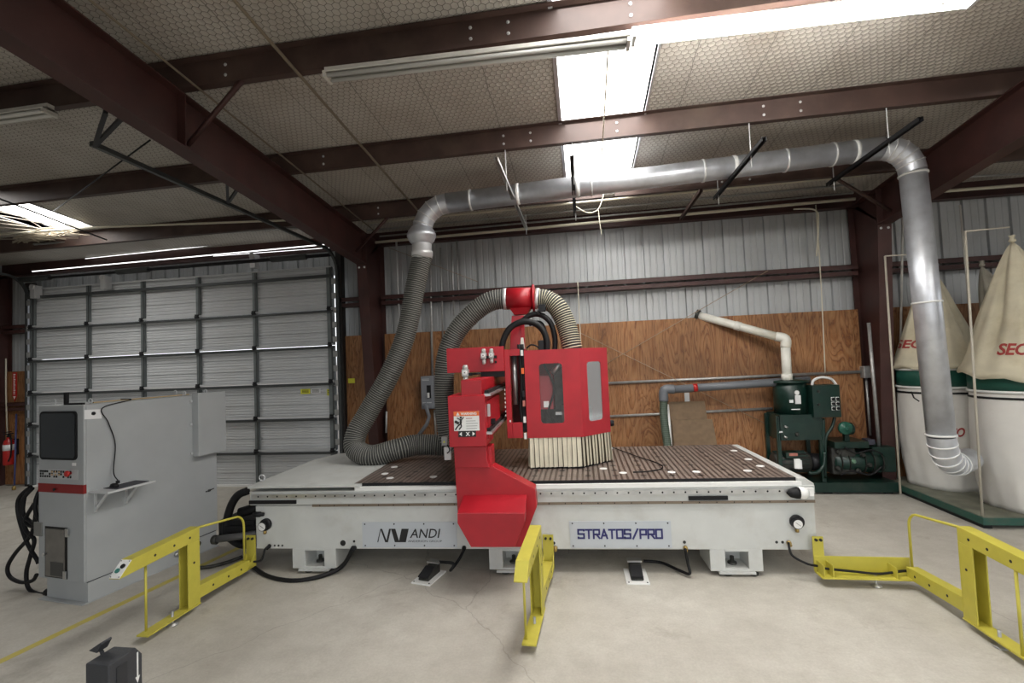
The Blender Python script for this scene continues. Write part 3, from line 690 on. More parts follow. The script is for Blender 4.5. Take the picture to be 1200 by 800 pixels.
# disconnect boxes
def swbox(px0, py0, px1, py1, lab, lever):
    a = WY(px0, py0, 7.36); c = WY(px1, py1, 7.36); t = thing('switch_box', lab, 'switch box', ((a.x+c.x)/2, 7.45, c.z))
    MB().box((a.x, 7.37, c.z), (c.x, 7.56, a.z)).build('enclosure', mat('switch_grey', (.17, .18, .20), .45), t, bevel=.006)
    MB().box((a.x+.01, 7.352, c.z+.01), (c.x-.01, 7.37, a.z-.01)).build('cover', mat('switch_grey2', (.20, .21, .23), .45), t, bevel=.004)
    if lever:
        w = c.x-a.x; xm = a.x+w*.62; zm = (a.z+c.z)/2+.02
        MB().box((xm-.03, 7.345, zm-.11), (xm+.04, 7.352, zm+.10)).build('switch_plate', BLACK, t)
        MB().box((xm-.012, 7.31, zm-.10), (xm+.014, 7.347, zm-.02)).build('lever', WHITE, t)
        b = MB()
        for k in range(2): b.box((a.x+.03, 7.350, a.z-.05-k*.02), (a.x+.15, 7.352, a.z-.042-k*.02))
        b.box((a.x+.03, 7.350, c.z+.10), (a.x+.18, 7.352, c.z+.11)); b.build('label_plate', LGREY, t)
swbox(492.5, 441, 509, 479, 'grey electrical switch box on plywood beside the hose', True)
swbox(514, 446, 526, 480, 'second grey switch box half hidden behind the hose arch', False)
# cross bracing rods
for (p, q, lab) in (((686, 440), (900, 317), 'thin brace rod rising right across the wall'), ((680, 390), (905, 500), 'thin brace rod falling right across the plywood'), ((560, 330), (455, 290), 'thin brace rod above the flexible hose')):
    pipe('brace_rod', [WY(*p, 7.50), WY(*q, 7.50)], .005, mat('rod_tan', (.30, .22, .15), .5), lab, 'brace rod', None, 6)
pipe('brace_rod', [rp(176, 164, -.26), rp(62, 248, -.26)], .008, BLACKM, 'thin diagonal rod under the ceiling left of the rafter', 'brace rod', None, 6)
pipe('brace_rod', [rp(-5, 231, -.24), rp(125, 281, -.24)], .012, BLACKM, 'dark rod slanting across the left skylight', 'brace rod', None, 6)
# small yellow sticker and objects on plywood left of column
p = WY(412, 446, 7.56); tag(MB().box((p.x-.06, 7.555, p.z-.04), (p.x+.06, 7.564, p.z+.04)).build('sticker', YTAG), 'small yellow sticker on the plywood left of the column', 'sticker')
p = WY(805, 466, 7.56); tag(MB().box((p.x-.035, 7.545, p.z-.08), (p.x+.035, 7.564, p.z+.08)).build('wall_tag', LGREY), 'small grey tag hanging on the plywood under the grey pipe', 'tag')
# white PVC exhaust through the wall
t = thing('exhaust_pipe', 'white plastic exhaust pipe from the green tank up through the wall', 'pipe', (2.9, 7.2, 1.5))
P0 = WY(922.5, 446, 7.18); P1 = WY(920, 397, 7.18); P2 = WY(815, 368.5, 7.62)
k1 = P1 + (P0-P1).normalized()*.12; k2 = P1 + (P2-P1).normalized()*.12
MB().tube([P0, k1], .062, 18).build('vertical_pipe', PVCW, t)
MB().tube(spline([k1, P1+Vector((0, 0, .0)), k2], 6), .068, 18).build('elbow', PVCW, t)
MB().tube([k2, P2], .060, 18).build('sloping_pipe', PVCW, t)
for f_ in (.42,): MB().tube([k2.lerp(P2, f_), k2.lerp(P2, f_+.07)], .068, 18).build('coupling', PVCW, t)
MB().tube([P2.lerp(k2, .005), P2.lerp(k2, .05)], .085, 14).build('wall_flange', GRIME, t)
MB().tube([P0, P0+Vector((0, 0, .10))], .072, 18).build('coupling', PVCW, t)
# grey suction pipe
t = thing('suction_pipe', 'grey plastic suction pipe with elbow and green hose', 'pipe', (1.3, 7.3, 1.3))
S0 = WY(948, 445, 7.25); S1_ = WY(777, 457, 7.25); S2_ = WY(776.5, 472, 7.25)
MB().tube([S0, S1_+(S0-S1_).normalized()*.1], .058, 16).build('horizontal_pipe', PVCG, t)
MB().tube(spline([S1_+(S0-S1_).normalized()*.16, S1_+Vector((.02, 0, .0)), S1_+Vector((.0, 0, -.16))], 6), .068, 16).build('elbow', PVCG, t)
flexhose('green_hose', [S1_+Vector((0, 0, -.14)), WY(778, 490, 7.22), WY(782, 520, 7.1), WY(784, 535, 7.0)], .06, [SGREEN, mat('hose_green_ridge', (.10, .13, .10), .6)], t, pitch=.03, n=14)
MB().tube([WY(812, 454.5, 7.25), WY(817, 454, 7.25)], .060, 16).build('red_tape', EXT, t)
pipe('vent_pipe', [WY(782, 474, 7.35), WY(786, 522, 7.1)], .025, WHITE, 'white pipe leaning between the green hose and brown boards', 'pipe')
# leaning boards
for (pp, yy, lab) in (([(783, 471), (824, 470.5), (827, 530), (784, 531)], 7.50, 'taller brown board leaning on the plywood wall'), ([(787, 492), (833, 489.5), (838, 540), (788, 541)], 7.40, 'shorter brown board leaning in front of the taller one')):
    top = [WY(*pp[0], yy), WY(*pp[1], yy)]; x0, x1 = top[0].x, top[1].x+.02; zt_ = top[0].z
    o = MB().hexa([(x0, yy-.32, .002), (x1+.05, yy-.32, .002), (x1+.05, yy-.305, .002), (x0, yy-.305, .002), (x0, yy, zt_), (x1, yy, zt_), (x1, yy+.015, zt_), (x0, yy+.015, zt_)]).build('board', BROWNB); tag(o, lab, 'board', 'boards leaning on the wall')

# ================================================================== FIRE EXTINGUISHER etc (left)
e = WY(9, 535, 7.42)
t = thing('fire_extinguisher', 'red fire extinguisher on the plywood left of the garage door', 'fire extinguisher', (e.x, 7.42, .45))
MB().lathe([(.02, 0), (.075, .005), (.085, .03), (.085, .40), (.07, .46), (.035, .50), (.03, .53)], (e.x, 7.44, .42), n=24).build('cylinder', EXT, t)
MB().lathe([(.0865, .0), (.0865, .11)], (e.x, 7.44, .70), n=24).build('label_band', PAPER, t)
MB().lathe([(.03, 0), (.035, .03), (.02, .06)], (e.x, 7.44, .94), n=12).box((e.x-.02, 7.36, 1.0), (e.x+.02, 7.50, 1.02)).box((e.x-.015, 7.35, 1.04), (e.x+.015, 7.47, 1.055)).build('valve', BLACKM, t)
MB().tube(spline([(e.x+.02, 7.42, .99), (e.x+.11, 7.40, .9), (e.x+.10, 7.40, .62), (e.x+.07, 7.38, .5)], 6), .012, 8).build('hose', BLACK, t)
MB().box((e.x-.05, 7.52, .6), (e.x+.05, 7.565, .9)).build('bracket', BLACKM, t)
s_ = WY(17, 452, 7.555)
t = thing('extinguisher_sign', 'narrow red vertical sign with arrow above the fire extinguisher', 'sign', (s_.x, 7.56, s_.z))
MB().prism([(s_.x-.05, 7.555, s_.z+.26), (s_.x+.05, 7.555, s_.z+.26), (s_.x+.05, 7.555, s_.z-.2), (s_.x, 7.555, s_.z-.30), (s_.x-.05, 7.555, s_.z-.2)], (0, .008, 0)).build('plate', EXT, t)
b = MB()
for k in range(12): b.box((s_.x-.022, 7.551, s_.z+.23-k*.034), (s_.x+.022 - (.012 if k % 3 else 0), 7.555, s_.z+.212-k*.034))
b.prism([(s_.x-.03, 7.551, s_.z-.2), (s_.x+.03, 7.551, s_.z-.2), (s_.x, 7.551, s_.z-.26)], (0, .003, 0)); b.build('lettering', WHITE, t)
st0 = WY(15.5, 490, 7.45); st1 = WY(13, 572, 7.2)
t = thing('push_stick', 'thin blue pole standing against the wall by the extinguisher', 'pole', (st1.x, st1.y, 0))
MB().tube([(st1.x, 7.25, .05), (st0.x, 7.50, 1.38)], .014, 8).build('pole', mat('blue_pole', (.05, .06, .16), .4), t)
MB().lathe([(.01, 0), (.03, .01), (.03, .06), (.016, .08)], (st1.x, 7.245, .0), n=12).build('tip', BRASS, t)
pipe('conduit', [WY(7, 420, 7.5), WY(7, 460, 7.5), WY(9, 520, 7.5)], .012, AMBER, 'thin cable on the wall far left of the garage door', 'cable', None)

# ================================================================== CNC MACHINE
AM = .04; MO = Vector((-2.5, 4.33, 0)); MU = Vector((math.cos(AM), math.sin(AM), 0)); MV = Vector((-math.sin(AM), math.cos(AM), 0)); MZ = Vector((0, 0, 1))
FR = (MO, MU, MV, MZ)
def Mf(px, py, v=0.):
    p = hit(px, py, MO + MV*v, MV) - MO; return (p.dot(MU), v, p.z)
def Mz(px, py, z):
    p = F(px, py, z) - MO; return (p.dot(MU), p.dot(MV), z)
def Mw(u, v, z): return MO + MU*u + MV*v + MZ*z
cnc = thing('cnc_router', 'large grey flatbed router with red gantry and dark grooved table', 'machine', Mw(1.8, .8, 0))
def M_(): return MB(FR)
ZT = .86
b = M_(); b.box((-.81, .0, .235), (4.46, 1.62, .655)); b.build('base_body', MGREY, cnc, bevel=.004)
b = M_(); b.box((-.86, -.012, .665), (4.46, .30, .795)); b.box((-.86, -.02, .790), (4.46, .02, .80)); b.build('rail_beam', MGREY, cnc, bevel=.003)
# linear rail strip with screws
b = M_(); b.box((-.83, -.03, .735), (4.45, -.008, .775)); b.m = 1
for k in range(52): b.lathe([(.002, -.002), (.0085, -.0015), (.0085, .0)], (-.76+k*.1005, -.03, .755), (0, 1, 0), 8)
b.build('linear_rail', [STEEL, BLACK], cnc)
b = M_(); b.box((-.20, -.02, .648), (4.46, 0, .672)); b.m = 1
for k in range(31): b.lathe([(.001, -.002), (.006, -.0015), (.006, 0)], (-.12+k*.15, -.02, .66), (0, 1, 0), 6)
b.build('gear_rack', [mat('rack_brown', (.20, .16, .12), .5, metal=.4), BLACK], cnc)
for (l, r_) in (((292, 587), (347, 587)), ((807, 585), (853, 584))):
    a0 = Mf(*l, -.02); a1 = Mf(*r_, -.02); M_().box((a0[0], -.026, .680), (a1[0], 0, .715)).build('scale_cover', BLACK, cnc)
# table plates
b = M_(); b.prism([(-.875, -.03, .835), (.30, -.03, .835), (.30, 1.60, .835), (-.72, 1.60, .835), (-.86, 1.2, .835)], (0, 0, .025)); b.build('side_plate', MGREY, cnc, bevel=.004, label='broad bare grey plate left of the grooved table')
M_().box((.24, -.015, .80), (4.36, 1.6, .832)).build('table_support', WHITE, cnc)
b = M_(); b.box((.225, .025, .832), (4.325, 1.62, .862)); b.build('grooved_table', [TABLE], cnc, label='dark brown grooved vacuum table')
M_().box((.222, .020, .831), (4.328, .025, .861)).build('table_edge', BLACK, cnc)
b = M_(); b.prism([(4.33, 1.66, .86), (4.33, .0, .86), (4.40, .0, .86), (4.47, .0, .81), (4.47, .0, .79), (4.33, .0, .79)][1:], (0, 1.62, 0)); b.build('side_rail', MGREY, cnc, bevel=.006)
M_().box((4.36, -.012, .72), (4.47, .10, .80)).build('end_block', MGREY, cnc, bevel=.01)
# bumper cone and knobs
a0 = Mf(925, 577, -.03); b = M_(); b.lathe([(.004, -.0), (.035, .03), (.048, .075), (.05, .10)], (a0[0]-.03, -.045, a0[2]), (1, 0, 0), 16); b.build('bumper', BLACK, cnc)
b = M_(); b.lathe([(.05, 0), (.056, .02), (.05, .05), (.03, .08)], (a0[0]+.07, -.045, a0[2]), (1, 0, 0), 16); b.box((a0[0]+.07, -.04, a0[2]-.03), (a0[0]+.2, 0, a0[2]+.04)); b.build('bumper_mount', WHITE, cnc)
a0 = Mf(302, 603, -.05); b = M_(); b.lathe([(.012, -.055), (.026, -.05), (.026, .02), (.018, .025), (.018, .055)], (a0[0], -.04, a0[2]), (1, 0, 0), 12); b.build('handle', BLACK, cnc)
# gauges
for (gx, gy) in ((307, 617), (935, 614)):
    a0 = Mf(gx, gy, -.055)
    b = M_(); b.lathe([(.058, 0), (.058, -.03), (.052, -.035)], (a0[0]+.012, 0, a0[2]+.008), (0, 1, 0), 20); b.lathe([(.045, 0), (.045, -.055), (.043, -.06)], (a0[0], 0, a0[2]), (0, 1, 0), 20); g_ = b.build('gauge', BLACKM, cnc)
    b = M_(); b.lathe([(.038, -.06), (.038, -.0615)], (a0[0], 0, a0[2]), (0, 1, 0), 20); b.build('dial_face', WHITE, g_)
    b = M_(); b.tube([(a0[0]-.02, -.063, a0[2]+.015), (a0[0]+.022, -.063, a0[2]-.014)], .002, 4); b.build('needle', INK, g_)
    b = M_(); b.lathe([(.008, 0), (.016, -.01), (.016, -.035)], (a0[0]+.006, -.02, a0[2]-.045), (0, 0, 1), 10); b.build('valve_stem', BRASS, g_)
# plates with lettering
def plate(l, r_, name, text_m=None):
    a0 = Mf(*l); a1 = Mf(*r_); x0, x1, z1, z0 = a0[0], a1[0], a0[2], a1[2]
    pl = M_().box((x0, -.006, z0), (x1, 0, z1)).build(name, mat('plate_grey', (.47, .50, .53), .4), cnc)
    b = M_()
    for fx in (.03, .345, .66, .97):
        for zz in (z0+.018, z1-.018): b.lathe([(.007, -.0), (.007, -.004)], (x0+(x1-x0)*fx, -.006, zz), (0, 1, 0), 8)
    b.build('screws', INK, pl); return pl
pl = plate((424.5, 611.5), (536, 641), 'name_plate')
def lp(px, py): return Mw(*Mf(px, py, -.007))
b = MB(); q = lambda x, y: (430+x/8, 600+y/8)
for poly in ([(98, 280), (126, 155), (132, 155), (106, 280)], [(126, 155), (142, 155), (190, 280), (172, 280)], [(180, 280), (208, 155), (226, 155), (198, 280)], [(226, 155), (266, 155), (304, 280), (262, 280)], [(325, 155), (392, 155), (365, 280), (298, 280)]):
    b.prism([lp(*q(*p)) for p in poly], -MV*.002)
b.build('slanted_logo', INK, pl)
a0 = lp(*q(402, 240)); a1 = lp(*q(692, 240)); at = lp(*q(402, 155)); text('large_lettering', 'ANDI', a0, MU, MZ, -MV, (at-a0).z, INK, pl, width=(a1-a0).dot(MU), shear=.22, bold=.008)
a0 = lp(*q(385, 280)); a1 = lp(*q(704, 280)); at = lp(*q(385, 261)); text('small_lettering', 'ANDERSON GROUP', a0, MU, MZ, -MV, (at-a0).z, INK, pl, width=(a1-a0).dot(MU))
pl = plate((667, 610.5), (787.5, 641.5), 'name_plate')
G = {'S': [[(1, .92), (1, 1), (0, 1), (0, .5), (1, .5), (1, 0), (0, 0), (0, .08)]], 'T': [[(0, 1), (1, 1)], [(.5, 1), (.5, 0)]], 'R': [[(0, 0), (0, 1), (1, 1), (1, .45), (0, .45)], [(.5, .45), (1, 0)]],
     'A': [[(0, 0), (.5, 1), (1, 0)], [(.45, .3), (.9, .3)]], 'O': [[(0, 0), (0, 1), (1, 1), (1, 0), (0, 0)]], '/': [[(.1, -.05), (.9, 1.05)]], 'P': [[(0, 0), (0, 1), (1, 1), (1, .42), (0, .42)]]}
o0 = lp(677, 630.3); o1 = lp(777.5, 630.0); ot = lp(677, 620.6)
W_ = (o1-o0).dot(MU); hh = (ot-o0).z; s = 'STRATOS/PRO'; cw = W_/len(s); b = MB()
for i, ch in enumerate(s): ribbon_text(G[ch], o0 + MU*(cw*(i+.10)), MU, MZ, -MV, cw*.74, hh, .0165, .002, b)
b.build('lettering', NAVY, pl)
# cable ports
for (px, py, rr) in ((402, 636, .028), (415, 634, .012), (322, 639, .010), (326.5, 639, .010), (331, 639, .010), (649, 636, .014), (802, 635, .014), (910, 635, .012), (917, 635, .012)):
    a0 = Mf(px, py, 0); M_().lathe([(rr, 0), (rr, -.003)], (a0[0], 0, a0[2]), (0, 1, 0), 14).build('cable_port', INK, cnc)
for (px, py) in ((416, 641), (544, 641), (651, 641), (803, 641), (924, 635), (316, 639)):
    a0 = Mf(px, py, 0); M_().lathe([(.020, 0), (.02, -.02), (.013, -.022), (.013, -.045)], (a0[0], 0, a0[2]), (0, 1, .4), 10).build('cable_gland', BRASS if px > 600 else BLACKM, cnc)
# feet
for (x0, x1) in ((-.43, .02), (1.54, 1.98), (3.55, 4.0)):
    b = M_(); z0, z1 = .045, .236; w0, w1 = x0+.13, x1-.12
    for v0 in (0.0,):
        b.box((x0, v0, z0), (w0, .35, z1)); b.box((w1, v0, z0), (x1, .35, z1)); b.box((w0, v0, z0), (w1, .35, z0+.02)); b.box((w0, .22, z0), (w1, .35, z1)); b.box((w0, v0, z1-.02), (w1, .2, z1))
    f_ = b.build('leg', MGREY, cnc, bevel=.003)
    b = M_(); b.box((x0+.07, -.02, .025), (x1-.07, .36, .045)); b.build('foot_flange', MGREY, f_)
    for xx in (x0+.11, x1-.11): M_().lathe([(.045, 0), (.045, .012), (.016, .016), (.016, .03)], (xx+.04, .05, 0.0), (0, 0, 1), 14).build('levelling_pad', GRIME, f_)
    M_().lathe([(.04, 0), (.04, .02), (.018, .02), (.018, .07)], ((x0+x1)/2, .12, .06), (0, 0, 1), 12).build('levelling_bolt', GRIME, f_)
for (x0, x1) in ((-.43, .02), (1.54, 1.98), (3.55, 4.0)):
    b = M_(); b.box((x0, 1.2, .03), (x1, 1.6, .236)); b.lathe([(.05, 0), (.05, .03)], ((x0+x1)/2, 1.4, 0), (0, 0, 1), 12); b.build('leg', MGREY, cnc)
# small eye bolt at back-left of plate and white clips
a0 = Mz(287, 567, ZT+.03); b = M_(); 
pts = [(-.82 + .03*math.cos(a), .12, ZT+.045+.03*math.sin(a)) for a in [2*PI*k/12 for k in range(13)]]
b.tube(pts, .007, 6); b.build('lifting_eye', LGREY, cnc)
a0 = Mz(936, 549, ZT); M_().box((a0[0]-.03, a0[1], ZT), (a0[0]+.02, a0[1]+.02, ZT+.09)).build('clip', WHITE, cnc)
# table pucks
for (px, py) in ((462, 547), (451, 555), (457, 560), (508, 558.5), (707, 549), (730, 554), (787, 553.2), (816, 552.7), (876, 551.5), (891, 546), (877, 538), (716, 525), (860, 528)):
    a0 = Mz(px, py, .862); M_().lathe([(.040, 0), (.038, .004)], (a0[0], a0[1], .862), (0, 0, 1), 8).build('white_puck', WHITE, cnc)
pts = [Mz(718, 524, .875), Mz(745, 534, .875), Mz(772, 543, .872), Mz(775, 549, .872), Mz(760, 552, .87), Mz(742, 553, .87)]
M_().tube(spline(pts, 6), .006, 6).build('table_cable', BLACK, cnc)

# ---- gantry beam across the table
vF = -.36
c = lambda px, py, v=vF: Mf(px, py, v)
A0 = c(524.4, 464); A1 = c(570, 523)
x0, x1, zt_, zb_ = A0[0], A1[0], A0[2], A1[2]
b = M_(); b.box((x0, vF, zb_), (x1, vF+.42, zt_)); b.build('beam_end_housing', RED, cnc, bevel=.006)
b = M_(); b.box((x0+.05, vF+.42, zb_+.03), (x1-.03, 1.85, zt_-.02)); b.build('gantry_beam', RED, cnc, bevel=.006)
B0 = c(540, 445.5, vF+.04); B1 = c(564.5, 462, vF+.04)
b = M_(); b.box((B0[0], vF+.04, zt_-.01), (B1[0], 1.85, B0[2])); b.build('beam_cover', RED, cnc, bevel=.004)
# rails on the right face of the beam
for zz, m_, w in ((zt_-.015, STEEL, .035), (zb_+.10, STEEL, .035)):
    b = M_(); b.box((x1-.01, vF+.03, zz), (x1+.05, 1.7, zz+.022)); b.build('side_rail', m_, cnc)
    b = M_(); b.box((x1-.01, vF+.06, zz+.022), (x1+.03, 1.7, zz+.05)); b.build('rail_cover', BLACK, cnc)
b = M_(); b.box((x1-.005, vF+.10, zb_+.05), (x1+.012, .5, zt_-.06)); b.build('side_panel', RED, cnc)
b = M_(); b.box((x1+.005, vF+.09, zt_-.20), (x1+.03, vF+.13, zt_-.09)); b.build('catch', STEEL, cnc)
b = M_(); b.box((x1+.01, vF+.22, zb_+.16), (x1+.05, vF+.27, zb_+.21)); b.build('knob', BLACK, cnc)
# warning sign
w0 = c(531.5, 482.3, vF-.004); w1 = c(562, 504.2, vF-.004)
sg = M_().box((w0[0], vF-.004, w1[2]), (w1[0], vF, w0[2])).build('warning_sign', WHITE, cnc, label='white warning sign with orange header')
hb = .235*(w0[2]-w1[2]); M_().box((w0[0], vF-.006, w0[2]-hb), (w1[0], vF-.003, w0[2])).build('header', ORANGE, sg)
sw = w1[0]-w0[0]
text('header_lettering', 'WARNING', Mw(w0[0]+.28*sw, vF-.007, w0[2]-hb*.80), MU, MZ, -MV, hb*.6, WHITE, sg, width=.63*sw, bold=.03)
b = M_(); zc_ = w0[2]-hb*.85; b.prism([(w0[0]+.10*sw, vF-.007, zc_), (w0[0]+.24*sw, vF-.007, zc_), (w0[0]+.17*sw, vF-.007, zc_+hb*.72)], (0, -.001, 0)); b.build('alert_triangle', WHITE, sg)
b = M_(); sx = w0[0]+.20*sw; sz = (w0[2]-hb+w1[2])/2; sh_ = (w0[2]-hb-w1[2])
for pts, rr in (([(sx+.02, sz+.30*sh_), (sx+.016, sz)], .010), ([(sx+.016, sz), (sx-.012, sz-.18*sh_), (sx-.035, sz-.42*sh_)], .006), ([(sx+.016, sz), (sx+.022, sz-.2*sh_), (sx+.0, sz-.40*sh_)], .006), ([(sx+.02, sz+.22*sh_), (sx-.015, sz+.38*sh_)], .005), ([(sx+.02, sz+.22*sh_), (sx+.045, sz+.42*sh_)], .005), ([(sx-.035, sz+.02), (sx+.0, sz+.0)], .012)):
    for (xa, za), (xb, zb2) in zip(pts, pts[1:]): b.cyl((xa, vF-.006, za), (xb, vF-.006, zb2), rr, 6)
b.lathe([(.010, 0), (.010, -.004)], (sx+.018, vF-.004, sz+.40*sh_), (0, 1, 0), 10); b.build('struck_figure', INK, sg)
b = M_()
for k, (f0, f1, m_) in enumerate(((.48, .72, 1), (.48, .86, 0), (.48, .94, 0), (.48, .92, 0), (.48, .90, 0))):
    zz = w0[2]-hb-.16*sh_ - k*.17*sh_; b.m = m_; b.box((w0[0]+f0*sw, vF-.0055, zz-.004), (w0[0]+f1*sw, vF-.004, zz+.001))
b.build('fine_print', [mat('grey_ink', (.3, .3, .3), .6), REDINK], sg)
k0 = c(537, 505, vF-.004); k1 = c(558, 511.5, vF-.004)
ax = M_().box((k0[0], vF-.004, k1[2]), (k1[0], vF, k0[2])).build('axis_sign', INK, cnc, label='black strip with white X between two arrows')
mz = (k0[2]+k1[2])/2; aw = k1[0]-k0[0]; ah = (k0[2]-k1[2])*.36
b = M_(); 
for s_, xc in ((-1, k0[0]+.14*aw), (1, k1[0]-.14*aw)): b.prism([(xc+s_*ah*.7, vF-.005, mz), (xc-s_*ah*.5, vF-.005, mz+ah), (xc-s_*ah*.5, vF-.005, mz-ah)], (0, -.001, 0))
b.build('arrows', WHITE, ax)
text('axis_letter', 'X', Mw((k0[0]+k1[0])/2-ah*.7, vF-.006, mz-ah*.9), MU, MZ, -MV, ah*1.8, WHITE, ax, bold=.04)
# ---- post in front of the bed
vp = -.20
out = [(531.5, 523), (576, 523), (577, 546), (627, 573), (629, 594), (611, 641), (556, 641), (537, 612), (535, 580)]
b = M_(); b.prism([Mf(px, py, vp) for px, py in out], (0, .165, 0)); b.build('gantry_post', RED, cnc, bevel=.005)
b = M_(); pts = [(531.5, 523), (570, 523), (571, 540), (574, 548), (533, 548)]; b.prism([Mf(px, py, vp-.06) for px, py in pts], (0, .07, 0)); b.build('post_neck', RED, cnc, bevel=.005)
vq = -.46
fr_ = [Mf(px, py, vq) for px, py in ((536, 601), (615, 601), (615, 612), (603.5, 641), (552, 641), (536, 613))]
tb = [Mf(541, 580, vp-.005), Mf(617.5, 580, vp-.005)]
f2_ = [(x, vp, z) for x, v, z in fr_]
zt2 = tb[0][2]
b = M_(); k = 6
pts = fr_ + [(fr_[0][0], vp, zt2), (fr_[1][0], vp, zt2)] + [(p[0], vp, p[2]) for p in fr_[2:]]
b.add(pts, [(0, 1, 2, 3, 4, 5), (0, 6, 7, 1), (1, 7, 8, 2), (2, 8, 9, 3), (3, 9, 10, 4), (4, 10, 11, 5), (5, 11, 6, 0), (6, 11, 10, 9, 8, 7)])
b.build('motor_cover', RED2, cnc, bevel=.005)
# ---- spindle carriage: enclosure with windows
zt3 = Mf(650, 409, .484)[2]; zb3 = Mf(650, 512.5, .484)[2]
uL = Mf(616, 460, .484)[0]; uM = Mf(681, 460, .484)[0]; uR, vR = 2.80, .78
def panel_window(name, P0, P1, zb, zt, wx0, wx1, wz0, wz1, th, m, parent, rad=.035):
    """sheet-metal panel from P0 to P1 with a rounded window hole"""
    P0 = Vector(P0); P1 = Vector(P1); ex = (P1-P0); L_ = ex.length; ex.normalize(); ny = Vector((-ex.y, ex.x, 0))
    X0, X1 = wx0*L_, wx1*L_; Z0, Z1 = zb+(zt-zb)*wz0, zb+(zt-zb)*wz1
    inner = []; outer = []
    n = 6
    for (cx, cz, a0) in ((X1-rad, Z1-rad, 0), (X0+rad, Z1-rad, PI/2), (X0+rad, Z0+rad, PI), (X1-rad, Z0+rad, 1.5*PI)):
        for k in range(n+1):
            a = a0+PI/2*k/n; inner.append((cx+rad*math.cos(a), cz+rad*math.sin(a)))
        outer += [((L_, zt) if a0 == 0 else (0, zt) if a0 == PI/2 else (0, zb) if a0 == PI else (L_, zb))]*(n+1)
    N_ = len(inner); b = MB(FR); pts = []
    for lay in (0, th):
        for x, z in inner: q = P0 + ex*x + ny*lay; pts.append((q.x, q.y, z))
        for x, z in outer: q = P0 + ex*x + ny*lay; pts.append((q.x, q.y, z))
    fs = []
    for i in range(N_):
        j = (i+1) % N_
        for o_ in (0, 2*N_):
            if outer[i] != outer[j]: fs.append((o_+i, o_+j, o_+N_+j, o_+N_+i))
            else: fs.append((o_+i, o_+j, o_+N_+i))
        fs.append((i, j, 2*N_+j, 2*N_+i))
        if outer[i] != outer[j]: fs.append((N_+i, N_+j, 3*N_+j, 3*N_+i))
    b.add(pts, fs); pan = b.build(name, m, parent)
    b = MB(FR); q0 = P0+ex*(X0-.01)+ny*(th*.4); q1 = P0+ex*(X1+.01)+ny*(th*.4)
    b.prism([(q0.x, q0.y, Z0-.01), (q1.x, q1.y, Z0-.01), (q1.x, q1.y, Z1+.01), (q0.x, q0.y, Z1+.01)], (ny.x*.003, ny.y*.003, 0))
    return pan, b
hood = M_().box((uL, .50, zt3-.012), (uM, 1.15, zt3)).box((uL, 1.13, zb3), (uR, 1.15, zt3)).box((uR-.012, vR, zb3), (uR, 1.15, zt3))
hood.prism([(uM, .50, zt3-.012), (uR, vR+.01, zt3-.012), (uR, 1.15, zt3-.012), (uM, 1.15, zt3-.012)], (0, 0, .012)); hood = hood.build('enclosure_hood', RED, cnc)
pan, gb = panel_window('window_panel', (uL, .484, 0), (uM, .484, 0), zb3, zt3, .26, .68, .16, .84, .012, RED, cnc); gb.build('window_pane', WGLASS, pan)
pan, gb = panel_window('window_panel', (uM, .484, 0), (uR, vR, 0), zb3, zt3, .24, .75, .16, .84, .012, RED2, cnc); gb.build('window_pane', WGLASS2, pan)
# inside the hood
b = M_(); a0 = Mf(632, 440, .62); a1 = Mf(649, 479, .62); b.box((a0[0], .60, a1[2]), (a1[0], .80, a0[2])); inn = b.build('spindle_cover', mat('inner_red', (.28, .02, .03), .5), cnc, bevel=.004)
b = M_(); a2 = Mf(637, 470, .599); a3 = Mf(643.5, 477, .599); b.box((a2[0], .597, a3[2]), (a3[0], .60, a2[2])); b.build('label', WHITE, inn)
b = M_(); b.box((uL+.30, .70, 1.45), (uL+.50, .95, 2.0)); b.cyl((uL+.22, .72, 1.30), (uL+.22, .72, 1.6), .05); b.cyl((uL+.22, .72, 1.22), (uL+.22, .72, 1.30), .03); b.box((uL+.12, .8, 1.25), (uL+.7, .95, 1.45)); b.build('spindle', GRIME, cnc, bevel=.004)
b = M_(); b.cyl((uL+.40, .66, 1.28), (uL+.40, .66, 1.50), .035); b.box((uL+.30, .64, 1.40), (uL+.48, .70, 1.43)); b.cyl((uL+.28, .62, 1.85), (uL+.42, .62, 2.0), .03); b.build('tool_holder', STEEL, cnc)
b = M_(); b.tube(spline([(uL+.2, .6, 1.95), (uL+.3, .57, 1.7), (uL+.23, .6, 1.45), (uL+.3, .62, 1.3)], 6), .012, 8); b.build('air_line', BLACK, cnc)
